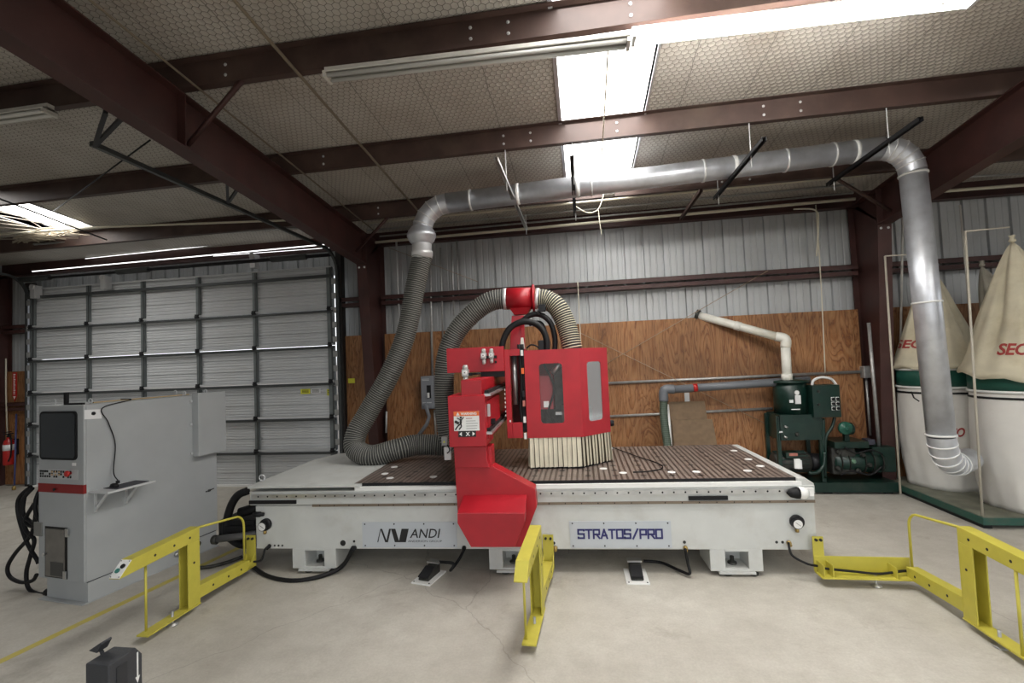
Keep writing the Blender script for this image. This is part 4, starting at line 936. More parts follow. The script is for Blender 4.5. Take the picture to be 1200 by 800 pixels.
# dust skirt of hanging strips
b = M_(); zs0, zs1 = .878, zb3+.01
path = [(uL+.02, .50), (uM-.02, .50), (uR-.02, vR+.0), (uR-.02, 1.12), (uL+.02, 1.12), (uL+.02, .50)]
for (a_, c_) in zip(path, path[1:]):
    a_ = Vector((*a_, 0)); c_ = Vector((*c_, 0)); L_ = (c_-a_).length; d_ = (c_-a_)/L_; nn = Vector((d_.y, -d_.x, 0)); ns_ = max(2, int(L_/.046))
    for k in range(ns_):
        p0 = a_+d_*(L_*(k+.03)/ns_); p1 = a_+d_*(L_*(k+.90)/ns_); j = random.uniform(0, .006)
        sgn = 1 if a_.x == uL+.02 and a_.y == .50 else -1; o_ = nn*(.004 if k % 2 else 0); zb_k = zs0 + random.uniform(0, .006); sh2 = d_*random.uniform(-.004, .004)
        ka, kb = (0, .010) if sgn > 0 else (.012, 0)
        tl, tr = p0+o_+nn*ka, p1+o_+nn*kb; bl_, br_ = p0+o_+nn*(.006+j+ka*1.6)+sh2, p1+o_+nn*(.006+j+kb*1.6)+sh2
        pts = [(tl.x, tl.y, zs1), (tr.x, tr.y, zs1), (br_.x, br_.y, zb_k), (bl_.x, bl_.y, zb_k)]
        back = [(p[0]-nn.x*.003, p[1]-nn.y*.003, p[2]) for p in pts]; b.hexa(pts+back)
b.build('dust_skirt', SKIRT, cnc, label='cream hanging strips around the spindle enclosure')
b = M_(); b.prism([(uL+.035, .515, .88), (uM-.03, .515, .88), (uR-.04, vR+.01, .88), (uR-.04, 1.1, .88), (uL+.035, 1.1, .88)], (0, 0, zb3-.88)); b.build('skirt_dark_backing', mat('skirt_dark_backing', (.12, .10, .07), .8), cnc)  # dark backing added, its colour puts shade into the gaps between strips
b = M_(); b.prism([(uL+.02, .50, .864), (uM-.02, .50, .864), (uR-.03, vR, .864), (uR-.03, 1.1, .864), (uL+.02, 1.1, .864)], (0, 0, .012)); b.build('skirt_hem', BLACK, cnc)
# left carriage panel frame
vL = .47
l0 = Mf(590.5, 409.5, vL); l1 = Mf(613, 513, vL)
i0 = Mf(597, 417, vL); i1 = Mf(613, 495, vL)
b = M_(); b.box((l0[0], vL, l1[2]), (i0[0], vL+.05, l0[2])); b.box((i0[0], vL, i0[2]), (l1[0], vL+.05, l0[2])); b.box((i0[0], vL, l1[2]), (l1[0], vL+.05, i1[2])); b.box((l0[0], vL+.05, l1[2]), (l0[0]+.012, vL+.5, l0[2]))
b.build('side_frame', RED, cnc, bevel=.003)
M_().box((l0[0]+.02, vL+.42, l1[2]), (uL, vL+.44, l0[2])).build('carriage_back_plate', mat('dark_red_inner', (.10, .008, .01), .6), cnc)
M_().cyl((i0[0]+.035, vL+.12, i1[2]+.18), (i0[0]+.035, vL+.12, i0[2]+.02), .028, 14).build('guide_rod', STEEL, cnc)
for k, (du, r_) in enumerate(((.10, .018), (.125, .012), (.14, .014))):
    M_().tube(spline([(i0[0]+du, vL+.03, l0[2]+.05), (i0[0]+du+.012, vL+.04, 1.75), (i0[0]+du-.01, vL+.05, 1.5), (i0[0]+du+.01, vL+.03, 1.25)], 6), r_, 8).build('cable', BLACK, cnc)
for (z_, m_) in ((1.86, ORANGE), (1.52, COPPER), (1.35, WHITE), (1.62, BLACKM), (2.05, WHITE), (1.18, WHITE)):
    M_().box((i0[0]+.12, vL-.01, z_), (i0[0]+.145, vL+.04, z_+.06)).build('connector', m_, cnc)
b = M_(); 
for k in range(7): b.box((l0[0]-.012, vL-.002, 1.42+k*.045), (l0[0]-.004, vL+.01, 1.44+k*.045))
b.build('screw_row', WHITE, cnc)
M_().box((l0[0]+.03, vL-.003, 1.36), (l0[0]+.045, vL, 1.38)).build('tiny_label', WHITE, cnc)
# upper rear panel with regulators
u0 = Mf(523, 408.5, .44); u1 = Mf(591, 434.5, .44)
b = M_(); b.box((u0[0], .44, u1[2]), (l0[0], .47, u0[2])); b.box((u0[0]+.02, .47, u1[2]), (l0[0], 1.0, u1[2]+.02)); b.build('carriage_panel', RED, cnc, bevel=.004)
b = M_(); b.box((x0+.16, .45, u1[2]-.06), (l0[0], .95, u1[2])); b.build('bellows', BLACK, cnc)
for (px, py, sc_) in ((567, 417, 1.0), (576, 416.5, .9), (545.5, 437, 1.25)):
    a0 = Mf(px, py, .40); s_ = sc_*.9
    b = M_(); b.box((a0[0]-.030*s_, .37, a0[2]-.03*s_), (a0[0]+.030*s_, .44, a0[2]+.035*s_)); b.lathe([(.026*s_, 0), (.026*s_, .03), (.018*s_, .045)], (a0[0], .40, a0[2]+.035*s_), (0, 0, 1), 12)
    b.lathe([(.006, -.10*s_), (.022*s_, -.09*s_), (.024*s_, -.03*s_)], (a0[0], .40, a0[2]), (0, 0, 1), 12); rg = b.build('air_regulator', mat('regulator_grey', (.5, .5, .48), .35, metal=.3), cnc)
    b = M_(); b.lathe([(.022*s_, 0), (.022*s_, -.02)], (a0[0], .37, a0[2]+.005), (0, 1, 0), 14); b.build('regulator_gauge', WHITE, rg)
    b = M_(); b.lathe([(.006, 0), (.006, -.001)], (a0[0], .348, a0[2]+.005), (0, 1, 0), 8); b.box((a0[0]+.03*s_, .39, a0[2]-.03), (a0[0]+.065*s_, .42, a0[2]+.0)); b.build('fitting', BLACK, rg)
a0 = Mf(557, 438, .40); M_().cyl((a0[0]-.03, .40, a0[2]), (a0[0]+.06, .40, a0[2]+.005), .012, 8).build('air_fitting', BLACKM, cnc)
a0 = Mf(581, 424, .43); M_().lathe([(.012, 0), (.012, -.02)], (a0[0], .44, a0[2]), (0, 1, 0), 8).build('air_port', BLACK, cnc)
# small sensor box left of the beam housing
a0 = Mf(517, 512, .1); a1 = Mf(524, 522, .1); sb = M_().box((a0[0], .10, a1[2]), (a1[0], .16, a0[2])).build('sensor_box', mat('sensor_grey', (.33, .34, .33), .5), cnc, bevel=.004)
M_().prism([((a0[0]+a1[0])/2-.012, .098, a1[2]+.03), ((a0[0]+a1[0])/2+.012, .098, a1[2]+.03), ((a0[0]+a1[0])/2, .098, a1[2]+.052)], (0, .003, 0)).build('sensor_label', YTAG, sb)
a0 = Mf(520, 524, .1); a1 = Mf(528, 539, .1); M_().box((a0[0], .11, a1[2]), (a1[0], .14, a0[2])).build('hanging_tag', PAPER, cnc)
M_().tube(spline([Mf(524, 521, .09), Mf(527, 527, .08), Mf(524, 531, .08)], 5), .006, 6).build('sensor_cable', BLACK, cnc)
# ---- stand carrying the hose tee
vT = .86
t0 = Mf(594, 350, vT); t1 = Mf(627, 349.5, vT); rt = .125
b = M_(); b.cyl(t0, t1, rt, 28); b.build('hose_tee', RED, cnc)
b = M_(); b.lathe([(rt+.035, -.012), (rt+.035, .012)], Mf(625.5, 349.5, vT), (1, 0, 0), 28); b.build('tee_flange', RED, cnc)
a0 = Mf(598, 362, vT); a1 = Mf(623, 362, vT); a2 = Mf(603, 369, vT); a3 = Mf(618, 369, vT)
b = M_(); b.hexa([(a2[0], vT-.05, a2[2]), (a3[0], vT-.05, a2[2]), (a3[0], vT+.05, a2[2]), (a2[0], vT+.05, a2[2]), (a0[0], vT-.09, a0[2]), (a1[0], vT-.09, a0[2]), (a1[0], vT+.09, a0[2]), (a0[0], vT+.09, a0[2])]); b.build('tee_saddle', RED, cnc)
b = M_(); s0_ = Mf(600, 370, vT); s1_ = Mf(613, 370, vT); s2_ = Mf(597, 410, vT); s3_ = Mf(614, 410, vT)
b.hexa([(s2_[0], vT-.03, s2_[2]-.05), (s3_[0], vT-.03, s2_[2]-.05), (s3_[0], vT+.10, s2_[2]-.05), (s2_[0], vT+.10, s2_[2]-.05), (s0_[0], vT-.03, s0_[2]), (s1_[0], vT-.03, s0_[2]), (s1_[0], vT+.10, s0_[2]), (s0_[0], vT+.10, s0_[2])]); b.build('tee_post', RED2, cnc, bevel=.004)
b = M_(); b.box((s3_[0]-.02, vT-.05, s3_[2]-.05), (s3_[0]+.02, vT-.03, s1_[2])); b.build('post_rib', RED, cnc)
a0 = Mf(612, 402, .55); b = M_(); b.prism([(a0[0]-.025, .55, a0[2]-.06), (a0[0]+.025, .55, a0[2]-.06), (a0[0]+.012, .55, a0[2]+.06), (a0[0]-.012, .55, a0[2]+.06)], (0, .03, 0)); b.build('cable_guide', DWHITE, cnc)
def C_(px, py, v): return Mf(px, py, v)
HL = [C_(596, 350, vT), C_(575, 353, vT), C_(553, 368, vT-.0), C_(534, 390, vT), C_(524, 415, vT), C_(520.5, 445, vT), C_(521.5, 480, vT), C_(526, 512, vT), C_(535, 525, vT)]
flexhose('flexible_hose', [Mw(*p) for p in HL], .117, HOSE, cnc)
HR = [C_(627, 350, vT), C_(640, 351, vT), C_(654, 361, vT-.03), C_(664, 382, vT-.06), C_(670, 405, vT-.1), C_(672, 416, vT-.1)]
flexhose('flexible_hose', [Mw(*p) for p in HR], .112, [HOSE[0], mat('hose_wire_cream', (.62, .57, .40), .5)], cnc)
MB().tube([Mw(*C_(590, 350.3, vT)), Mw(*C_(595, 350, vT))], .124, 24).build('hose_clamp', GALVB, cnc)
MB().tube([Mw(*C_(627.5, 349.7, vT)), Mw(*C_(631, 350, vT))], .122, 24).build('hose_clamp', GALVB, cnc)
# thick black cable bundles arching over the carriage
v_ = .55
for pts, r_, v_ in (([(587, 415), (590, 398), (598, 384), (612, 377), (627, 379), (637, 388), (641, 402), (640, 414)], .034, .58), ([(612, 376), (622, 369), (634, 369), (645, 378), (650, 395), (650, 412)], .030, .80), ([(620, 380), (633, 378), (639, 390), (640, 410)], .022, .86)):
    MB().tube(spline([Mw(*C_(x, y, v_)) for x, y in pts], 8), r_, 14).build('cable_bundle', BLACK, cnc)
a0 = C_(588, 412, .56); b = M_(); b.box((a0[0]-.05, .50, a0[2]-.06), (a0[0]+.06, .62, a0[2]+.0)); b.box((a0[0]+.02, .50, a0[2]-.03), (a0[0]+.22, .60, a0[2]+.01)); b.build('cable_clamp', BLACKM, cnc, bevel=.006)
a0 = C_(634, 362, vT-.12); b = M_(); b.box((a0[0]-.03, vT-.14, a0[2]-.03), (a0[0]+.05, vT-.08, a0[2]+.05)); b.box((a0[0]-.045, vT-.13, a0[2]-.06), (a0[0]-.02, vT-.10, a0[2]-.01)); b.build('clip_block', BLACKM, cnc, bevel=.006)
a0 = C_(634, 404, .56); b = M_(); b.box((a0[0]-.03, .55, a0[2]-.06), (a0[0]+.03, .60, a0[2]+.05)); b.build('cable_junction', BLACKM, cnc, bevel=.008)
MB().tube(spline([Mw(*C_(617, 408, .56)), Mw(*C_(622, 404, .56)), Mw(*C_(628, 405, .56)), Mw(*C_(632, 408, .56))], 5), .009, 8).build('thin_cable', BLACK, cnc)
a0 = C_(722, 497, .80); b = M_(); b.lathe([(.03, 0), (.036, .02), (.03, .05)], (uR, a0[1]+.1, a0[2]), (1, 0, 0), 12); b.build('latch', BLACKM, cnc)
# connection gear on the left end of the bed: motor, boxes and hoses
g_ = M_(); g_.box((-1.30, .10, .28), (-.90, .55, .48)); g_.box((-1.22, .08, .36), (-.83, .40, .43)); g_.build('drive_box', BLACK, cnc, bevel=.01)
M_().cyl((-1.25, .02, .32), (-.83, .06, .36), .035, 12).build('conduit_nipple', mat('dark_conduit', (.09, .09, .09), .5), cnc)
M_().lathe([(.035, 0), (.045, .01), (.045, .05), (.02, .06)], (-1.30, .02, .315), (1, 0, 0), 12).build('conduit_nut', GRIME, cnc)
M_().cyl((-1.1, .16, .54), (-.85, .20, .60), .05, 12).build('motor_can', BLACK, cnc)
M_().tube(spline([Mf(290, 575, .12), Mf(279, 580, .12), Mf(271, 592, .12), Mf(266, 610, .12), Mf(265, 625, .12)], 8), .04, 12).build('black_hose', BLACK, cnc)
M_().tube(spline([(-1.28, .25, .25), (-1.1, .20, .20), (-.85, .2, .24)], 8), .045, 12).build('black_hose', BLACK, cnc)

# floor cables from the bed
def cable(pts, r_, lab, m_=BLACK):
    o = MB().tube(spline(pts, 8), r_, 8).build('power_cable', m_); tag(o, lab, 'cable'); return o
cable([Mw(*Mf(414, 641, -.04)), F(400, 664, .06), F(372, 676, .02), F(340, 680, .016), F(310, 673, .016), F(288, 656, .03)], .020, 'thick black cable looping on the floor below the left foot')
cable([Mw(*Mf(544, 643, -.04)), F(538, 655, .14), F(528, 668, .10), F(531, 660, .16), F(512, 658, .09)], .014, 'short black cable looped behind the left foot pedal')
cable([Mw(*Mf(803, 643, -.04)), F(806, 660, .12), F(808, 672, .04), F(796, 668, .03), F(775, 659, .03), F(754, 657, .03)], .013, 'black cable curving from the bed to the right foot pedal')
cable([Mw(*Mf(924, 635, -.04)), Mw(*Mf(928, 650, -.08)), Mw(*Mf(945, 660, -.10)), Mw(*Mf(958, 663, -.10))], .010, 'thin black cable from the right bed end to the yellow rail')
cable([Mw(*Mf(316, 639, -.04)), Mw(*Mf(311, 643, -.08)), Mw(*Mf(306, 656, -.10)), Mw(*Mf(297, 658, -.12))], .010, 'thin black cable from the left bed end to the yellow rail')
cable([F(225, 665, .03), F(245, 664, .02), F(268, 658, .02), F(284, 652, .05)], .018, 'corrugated black cable on the floor behind the left yellow rail', GRIME)
# foot pedals
def pedal(px, py, rot, lab):
    p = F(px, py); t = thing('foot_pedal', lab, 'foot pedal', (p.x, p.y, 0), 'foot pedals on the floor')
    f_ = (p, Vector((math.cos(rot), math.sin(rot), 0)), Vector((-math.sin(rot), math.cos(rot), 0)), MZ)
    MB(f_).box((-.10, -.02, 0), (.10, .28, .012)).build('base_plate', WHITE, t, bevel=.002)
    MB(f_).prism([(-.055, .03, .012), (-.055, .25, .012), (-.055, .25, .10), (-.055, .14, .075), (-.055, .03, .03)], (.11, 0, 0)).build('pedal_body', GRIME, t, bevel=.008)
    MB(f_).prism([(-.05, .02, .045), (-.05, .16, .085), (-.05, .16, .095), (-.05, .02, .055)], (.10, 0, 0)).build('treadle', BLACKM, t)
    MB(f_).box((-.065, .20, .10), (.065, .27, .115)).build('guard', STEEL, t)
    b = MB(f_)
    for sx_ in (-.08, .08): b.lathe([(.007, 0), (.007, .004)], (sx_, .0, .012), n=8)
    b.build('screws', INK, t)
pedal(494, 684, -.22, 'foot pedal on a white plate left of the middle yellow rail')
pedal(748, 684, .02, 'foot pedal on a white plate right of the middle yellow rail')

# ================================================================== YELLOW SAFETY RAILS
def safety_rail(o, rot, lab, horiz=False, hoop=True):
    fx = Vector((math.cos(rot), math.sin(rot), 0)); fy = Vector((math.sin(rot), -math.cos(rot), 0))   # fy points towards the viewer (distance d)
    t = thing('safety_rail', lab, 'safety rail', o, 'yellow light-barrier rails in front of the bed')
    f_ = (Vector(o), fx, fy, MZ); B = lambda: MB(f_); w = .045; wi = .044
    # mounting bracket on the bed: upright plate + foot with gussets
    if not horiz:
        B().box((-.05, .02, .09), (.05, .032, .375)).box((-.05, .02, .08), (.05, .26, .092)).prism([(-.05, .03, .09), (-.05, .15, .09), (-.05, .03, .2)], (.008, 0, 0)).prism([(.042, .03, .09), (.042, .15, .09), (.042, .03, .2)], (.008, 0, 0)).build('mounting_bracket', YEL, t)
        b = B(); 
        for dx in (-.02, .025): b.lathe([(.012, 0), (.012, .015)], (dx, .032, .345), (0, 1, 0), 8)
        b.build('bolt', INK, t)
    d0 = .10 if not horiz else .12
    b = B(); b.hexa([(-wi, d0, .075), (wi, d0, .075), (wi, .699, .10), (-wi, .699, .10), (-wi, d0, .165), (wi, d0, .165), (wi, .699, .205), (-wi, .699, .205)]); b.build('lower_beam', YEL, t, bevel=.003)
    b = B(); b.box((-w, .70, .0665), (w, .710, .594)); b.box((-w, .7105, .0665), (-w+.01, .82, .594)); b.box((w-.01, .7105, .0665), (w, .82, .594)); b.build('post', YEL, t, bevel=.002) 
    b = B(); b.hexa([(-w, .70, .595), (w, .70, .595), (w, 1.40, .575), (-w, 1.40, .575), (-w, .70, .70), (w, .70, .70), (w, 1.30, .675), (-w, 1.30, .675)]); ub = b.build('upper_beam', YEL, t, bevel=.003)
    # switch plate on the sloping end
    e0 = Vector((0, 1.40, .575)); e1 = Vector((0, 1.30, .675)); dn = (e1-e0).normalized(); nn = Vector((0, dn.z, -dn.y)) if dn.z > 0 else Vector((0, 1, 0))
    if nn.y < 0: nn = -nn
    fe = (f_[0] + fy*e0.y + MZ*e0.z, fx, fy*dn.y + MZ*dn.z, fy*nn.y + MZ*nn.z)
    pl = MB(fe).box((-.042, .005, 0), (.042, .135, .004)).build('switch_plate', WHITE if hoop != 'plain' else YEL, t)
    if hoop != 'plain':
        for yy, xx in ((.055, -.010), (.088, .010)): MB(fe).lathe([(.016, 0), (.016, .008), (.012, .012)], (xx, yy, .004), n=14).build('push_button', BUTTON if yy < .06 else BLACK, pl)
        b = MB(fe)
        for xx in (-.034, .034):
            for yy in (.014, .126): b.lathe([(.004, 0), (.004, .003)], (xx, yy, .004), n=6)
        b.build('screws', INK, pl)
    B().box((-w-.005, .70, .055), (w+.005, 1.19, .066)).build('base_plate', YEL, t)
    B().cyl((-.03, 1.13, .066), (-.03, 1.13, .60), .009, 10).build('rod', YEL, t)
    b = B(); b.lathe([(.042, 0), (.040, .008), (.012, .018), (.010, .03), (.010, .11)], (-.0, .93, .0), n=16); b.build('levelling_foot', CONDUIT, t)
    if hoop and hoop != 'plain':
        pts = [(-.0, .12, .15), (0, .12, .50)] + [(0, .12+.12*(1-math.cos(a)), .50+.12*math.sin(a)) for a in [PI/2*k/6 for k in range(1, 7)]] + [(0, .72, .685)]
        B().tube(pts, .010, 10).build('hoop', YEL, t)
    b = B()
    for (dd, zz, sx_) in ((.22, .125, 1), (.38, .135, 1), (.56, .145, 1), (.80, .64, 1), (.95, .635, 1), (1.12, .63, 1)):
        for s_ in (-1, 1): b.lathe([(.010, 0), (.010, .0015)], (s_*w, dd, zz), (s_, 0, 0), 10)
    b.lathe([(.010, 0), (.010, .0015)], (w, .76, .42), (1, 0, 0), 10); b.lathe([(.010, 0), (.010, .0015)], (-w, .76, .42), (-1, 0, 0), 10)
    b.build('bolt_holes', INK, t)
    if horiz:
        L_ = .72
        B().box((-L_, .055, .085), (.02, .065, .215)).box((-L_, .055, .075), (.03, .19, .086)).box((-.15, .06, .08), (-.142, .18, .17)).box((-.63, .06, .08), (-.622, .18, .18)).box((-.70, .06, .08), (-.692, .18, .18)).build('cross_beam', YEL, t, bevel=.002)
        B().box((-L_-.0, .045, .08), (-L_+.085, .057, .375)).build('mounting_bracket', YEL, t)
        b = B()
        for dx in (.025, .062): b.lathe([(.012, 0), (.012, .015)], (-L_+dx, .057, .35), (0, 1, 0), 8)
        b.build('bolt', INK, t)
        B().tube(spline([(-.66, .11, .13), (-.45, .12, .115), (-.25, .13, .105), (-.05, .11, .125), (.03, .12, .12)], 6), .010, 8).build('cable', BLACK, t)
        B().lathe([(.042, 0), (.040, .008), (.012, .018), (.010, .03), (.010, .09)], (-.28, .12, .0), n=16).build('levelling_foot', STEEL, t)
    return t
safety_rail((-3.35, 4.30, 0), 0, 'yellow safety rail at the left, with push buttons on its end')
safety_rail((-.395, 4.42, 0), math.radians(-2.8), 'yellow safety rail in the middle, seen end-on below the red post', hoop='plain')
safety_rail((2.61, 4.49, 0), 0, 'yellow safety rail at the right, joined by a low cross beam', horiz=True)

# ================================================================== CONTROL CABINET
ca = Vector((-4.96, 3.579, 0)); cb = Vector((-4.465, 3.599, 0)); cc = Vector((-4.286, 4.935, 0))
def lean(px, py):   # the photograph's lens bends the cabinet's upright edges slightly; undo it when reading positions
    return 98 - (94 + (py-475)*9/234)
sdir = (cc-cb).normalized(); fdir = Vector((-sdir.y, sdir.x, 0)).normalized()   # fdir points left
if fdir.x > 0: fdir = -fdir
CF = (cb, -fdir, sdir, MZ)    # local x: 0 at right edge, negative to the left
Wc, Dc, Hc = .595, 1.343, 1.765
def cf(px, py, off=0.0):      # on the front face
    p = hit(px+lean(px, py), py, cb - sdir*off, sdir) - cb; return (p.dot(-fdir), -off, p.z)
def cs(px, py, off=0.0):      # on the right side face
    p = hit(px+lean(px, py)*max(0, 1-(px-98)/150), py, cb - fdir*off, fdir) - cb; return (off, p.dot(sdir), p.z)
cab = thing('control_cabinet', 'tall grey control cabinet with dark screen and red stripe', 'cabinet', cb - (-fdir)*Wc/2 + sdir*Dc/2)
MB(CF).box((-Wc, 0.02, .18), (0, Dc, Hc)).build('body', CGREY, cab, bevel=.006)
MB(CF).box((-Wc+.06, .03, .0), (-.0, Dc-.02, .18)).box((-Wc+.02, -.02, 0), (.01, Dc, .008)).build('plinth', CGREY, cab, bevel=.003)
fp = MB(CF).box((-Wc, 0, .19), (0, .02, Hc)).build('front_panel', CGREY, cab, bevel=.004)
def onf(l, r_, off0, off1):
    a = cf(*l, .0); c_ = cf(*r_, .0); return (a[0], -off0, a[2]), (c_[0], -off1, c_[2])
def rrect(b, a, c_, y0, y1, rad, n=5):
    x0, x1 = sorted((a[0], c_[0])); z0, z1 = sorted((a[2], c_[2])); pts = []
    for (cx, cz, a0) in ((x1-rad, z1-rad, 0), (x0+rad, z1-rad, PI/2), (x0+rad, z0+rad, PI), (x1-rad, z0+rad, 1.5*PI)):
        for k in range(n+1): an = a0+PI/2*k/n; pts.append((cx+rad*math.cos(an), y0, cz+rad*math.sin(an)))
    return b.prism(pts, (0, y1-y0, 0))
a, c_ = cf(44.5, 482), cf(89.5, 539)
b = MB(CF); rrect(b, a, c_, 0, -.012, .04); sc1 = b.build('screen_gasket', BLACK, cab)
b = MB(CF); rrect(b, (a[0]+.018, 0, a[2]-.018), (c_[0]-.018, 0, c_[2]+.018), -.008, -.014, .03); b.build('screen_glass', SCREEN, sc1)
a, c_ = cf(44, 549), cf(91, 562); pn = MB(CF).box((a[0], -.003, a[2]), (c_[0], 0, c_[2])).build('button_panel', mat('panel_grey', (.45, .46, .46), .5), cab)
W2, H2 = c_[0]-a[0], a[2]-c_[2]
b = MB(CF); random.seed(3)
for i in range(14):
    for j in range(3):
        if random.random() < .72:
            x = a[0]+W2*(.06+.058*i); z = a[2]-H2*(.2+.27*j); b.box((x, -.008, z-.010), (x+.014, -.002, z+.008))
b.box((a[0]+W2*.05, -.007, a[2]-H2*.28), (a[0]+W2*.26, -.003, a[2]-H2*.14)); b.build('keys', INK, pn)
b = MB(CF); 
for i in range(3):
    for j in range(2): b.box((a[0]+W2*(.35+.09*i), -.0085, a[2]-H2*(.2+.3*j)-.012), (a[0]+W2*(.39+.09*i), -.007, a[2]-H2*(.2+.3*j)+.004))
b.build('lit_keys', mat('key_tan', (.5, .35, .2), .5), pn)
MB(CF).lathe([(.012, 0), (.012, -.02), (.026, -.022), (.028, -.035), (.02, -.042)], (a[0]+W2*.83, -.003, a[2]-H2*.32), (0, 1, 0), 18).build('stop_button', EXT, pn)
p_ = cf(86, 544); MB(CF).box((p_[0]-.03, -.002, p_[2]-.012), (p_[0]+.02, 0, p_[2]+.014)).build('label_plate', WHITE, cab)
a, c_ = cf(41, 565.5), cf(94, 578.5); st = MB(CF).box((-Wc-.001, -.004, c_[2]), (.001, .022, a[2])).build('red_stripe', mat('stripe_red', (.22, .012, .012), .5), cab, label='dark red stripe')
p_ = cf(65, 573); MB(CF).lathe([(.01, 0), (.014, -.012)], (p_[0], -.004, p_[2]), (0, 1, 0), 8).build('drawer_lock', BLACKM, st)
a, c_ = cf(54.5, 616), cf(83, 678.5); b = MB(CF).box((a[0], -.003, c_[2]), (c_[0], 0, a[2])); dd = b.build('door_gap', INK, cab)
a2, c2 = cf(56.5, 618.5), cf(80.5, 676.5); MB(CF).box((a2[0], -.012, c2[2]), (c2[0], -.003, a2[2])).build('access_door', mat('door_brown_grey', (.15, .14, .125), .35, var=.2, vscale=8), cab, bevel=.002)
a3, c3 = cf(64, 657), cf(80, 675); MB(CF).box((a3[0], -.014, c3[2]), (c3[0], -.011, a3[2])).build('door_vent', mat('vent_dark', (.05, .05, .048), .5), cab)
for q in ((82.5, 623.5), (82, 673)):
    p_ = cf(*q); MB(CF).box((p_[0]-.018, -.022, p_[2]-.035), (p_[0]+.016, -.012, p_[2]+.035)).build('hinge', STEEL, cab)
p_ = cf(58.5, 648); MB(CF).lathe([(.010, 0), (.010, -.015), (.014, -.016), (.014, -.026)], (p_[0], -.012, p_[2]), (0, 1, 0), 10).build('latch', STEEL, cab)
a, c_ = cf(42.5, 611), cf(52, 628); MB(CF).box((a[0], -.012, c_[2]), (c_[0], 0, a[2])).build('side_plate', mat('plate_mid', (.22, .22, .21), .4, metal=.3), cab, bevel=.003)
# side box high at the far end
a, c_ = cs(224, 463), cs(257, 529)
MB(CF).box((0, a[1]-.0, 1.09), (.09, Dc+.05, Hc+.02)).build('side_enclosure', CGREY, cab, bevel=.004)
# slim details on the side
for q in ((223, 470), (223, 497), (224, 531)):
    p_ = cs(*q, .005); MB(CF).box((0, p_[1]-.012, p_[2]-.012), (.02, p_[1]+.008, p_[2]+.012)).build('enclosure_hinge', LGREY, cab)
p_ = cs(245, 574.5); MB(CF).cyl((.012, p_[1]-.05, p_[2]), (.012, p_[1]+.05, p_[2]+.01), .006, 6).box((0, p_[1]-.012, p_[2]-.01), (.012, p_[1]+.012, p_[2]+.012)).build('side_handle', GRIME, cab)
p_ = cs(233, 637); MB(CF).lathe([(.028, 0), (.028, .004)], (0, p_[1], p_[2]), (1, 0, 0), 16).build('cable_port', INK, cab)
p_ = cs(207, 649); MB(CF).lathe([(.022, 0), (.022, .02), (.014, .03)], (0, p_[1], p_[2]), (1, 0, 0), 14).build('socket', STEEL, cab)
b = MB(CF); b.box((.0, .02, .183), (.004, Dc-.03, .188)); b.build('plinth_seam', BLACKM, cab)
# lifting eyes
for (xx, yy) in ((-Wc+.07, .08), (-.04, .08), (-Wc+.07, Dc-.08), (-.04, Dc-.1), (-.04, Dc-.36)):
    pts = [(xx+.022*math.cos(an), yy, Hc+.028+.022*math.sin(an)) for an in [2*PI*k/12 for k in range(13)]]
    MB(CF).tube(pts, .006, 6).build('lifting_eye', LGREY, cab)
# angle bracket on top
MB(CF).box((-.31, .03, Hc), (-.27, .05, Hc+.115)).box((-.31, .03, Hc), (-.06, .05, Hc+.018)).build('top_bracket', BLACK, cab)
tag(MB(CF).box((-.10, .12, Hc+.006), (-.06, Dc-.28, Hc+.016)).build('wooden_strip', mat('raw_wood', (.42, .31, .16), .7)), 'thin pale wooden strip lying on the cabinet top', 'wood strip')
# fold-out shelf with mouse, notebook
q0, q1, q2 = cs(96, 580), cs(113, 583), cs(132, 579)
sy0, sy1 = .04, .46; sz_ = cs(97, 578)[2]
sz_ = .985
t = MB(CF).box((0, sy0, sz_-.018), (.24, sy1, sz_)).build('shelf', LGREY, cab, bevel=.002)
for yy in (sy0+.04, sy1-.12):
    MB(CF).box((.0, yy, sz_-.20), (.012, yy+.02, sz_-.018)).box((0, yy, sz_-.03), (.18, yy+.02, sz_-.018)).prism([(.004, yy, sz_-.17), (.02, yy, sz_-.185), (.17, yy, sz_-.03), (.15, yy, sz_-.025)], (0, .014, 0)).build('shelf_bracket', LGREY, t)
def CW(x, y, z): return cb - fdir*x + sdir*y + MZ*z
tag(MB(CF).box((.04, sy0+.09, sz_+.001), (.22, sy1-.05, sz_+.006)).build('mouse_pad', mat('pad_grey', (.05, .05, .06), .7)), 'dark mouse pad on the fold-out cabinet shelf', 'mouse pad')
t = thing('mouse', 'black computer mouse on the cabinet shelf', 'mouse', CW(.12, .17, sz_+.006))
MB(CF).loft([[(.12+.045*math.cos(an)*s_, .17+.028*math.sin(an)*s_, sz_+.007+h) for an in [2*PI*k/14 for k in range(14)]] for s_, h in ((.95, 0), (1, .012), (.8, .028), (.4, .035))]).build('shell', BLACK, t)
MB(CF).lathe([(.004, 0), (.016, .004), (.016, .026), (.004, .03)], (.06, .24, sz_+.020), (0, 0, 1), 12).build('scroll_ball', BLACKM, t)
pts = [CW(.06, .24, sz_+.05), hit(133, 552, CW(.03, 0, 0), fdir), hit(135, 520, CW(.015, 0, 0), fdir), hit(127, 495, CW(.012, 0, 0), fdir), hit(120, 478, CW(.012, 0, 0), fdir), CW(.005, .40, Hc+.01), CW(-.03, .33, Hc+.022)]
o = MB().tube(spline(pts, 8), .005, 6).build('mouse_cable', BLACK); tag(o, 'thin black cable hanging from cabinet top down to the mouse', 'cable')
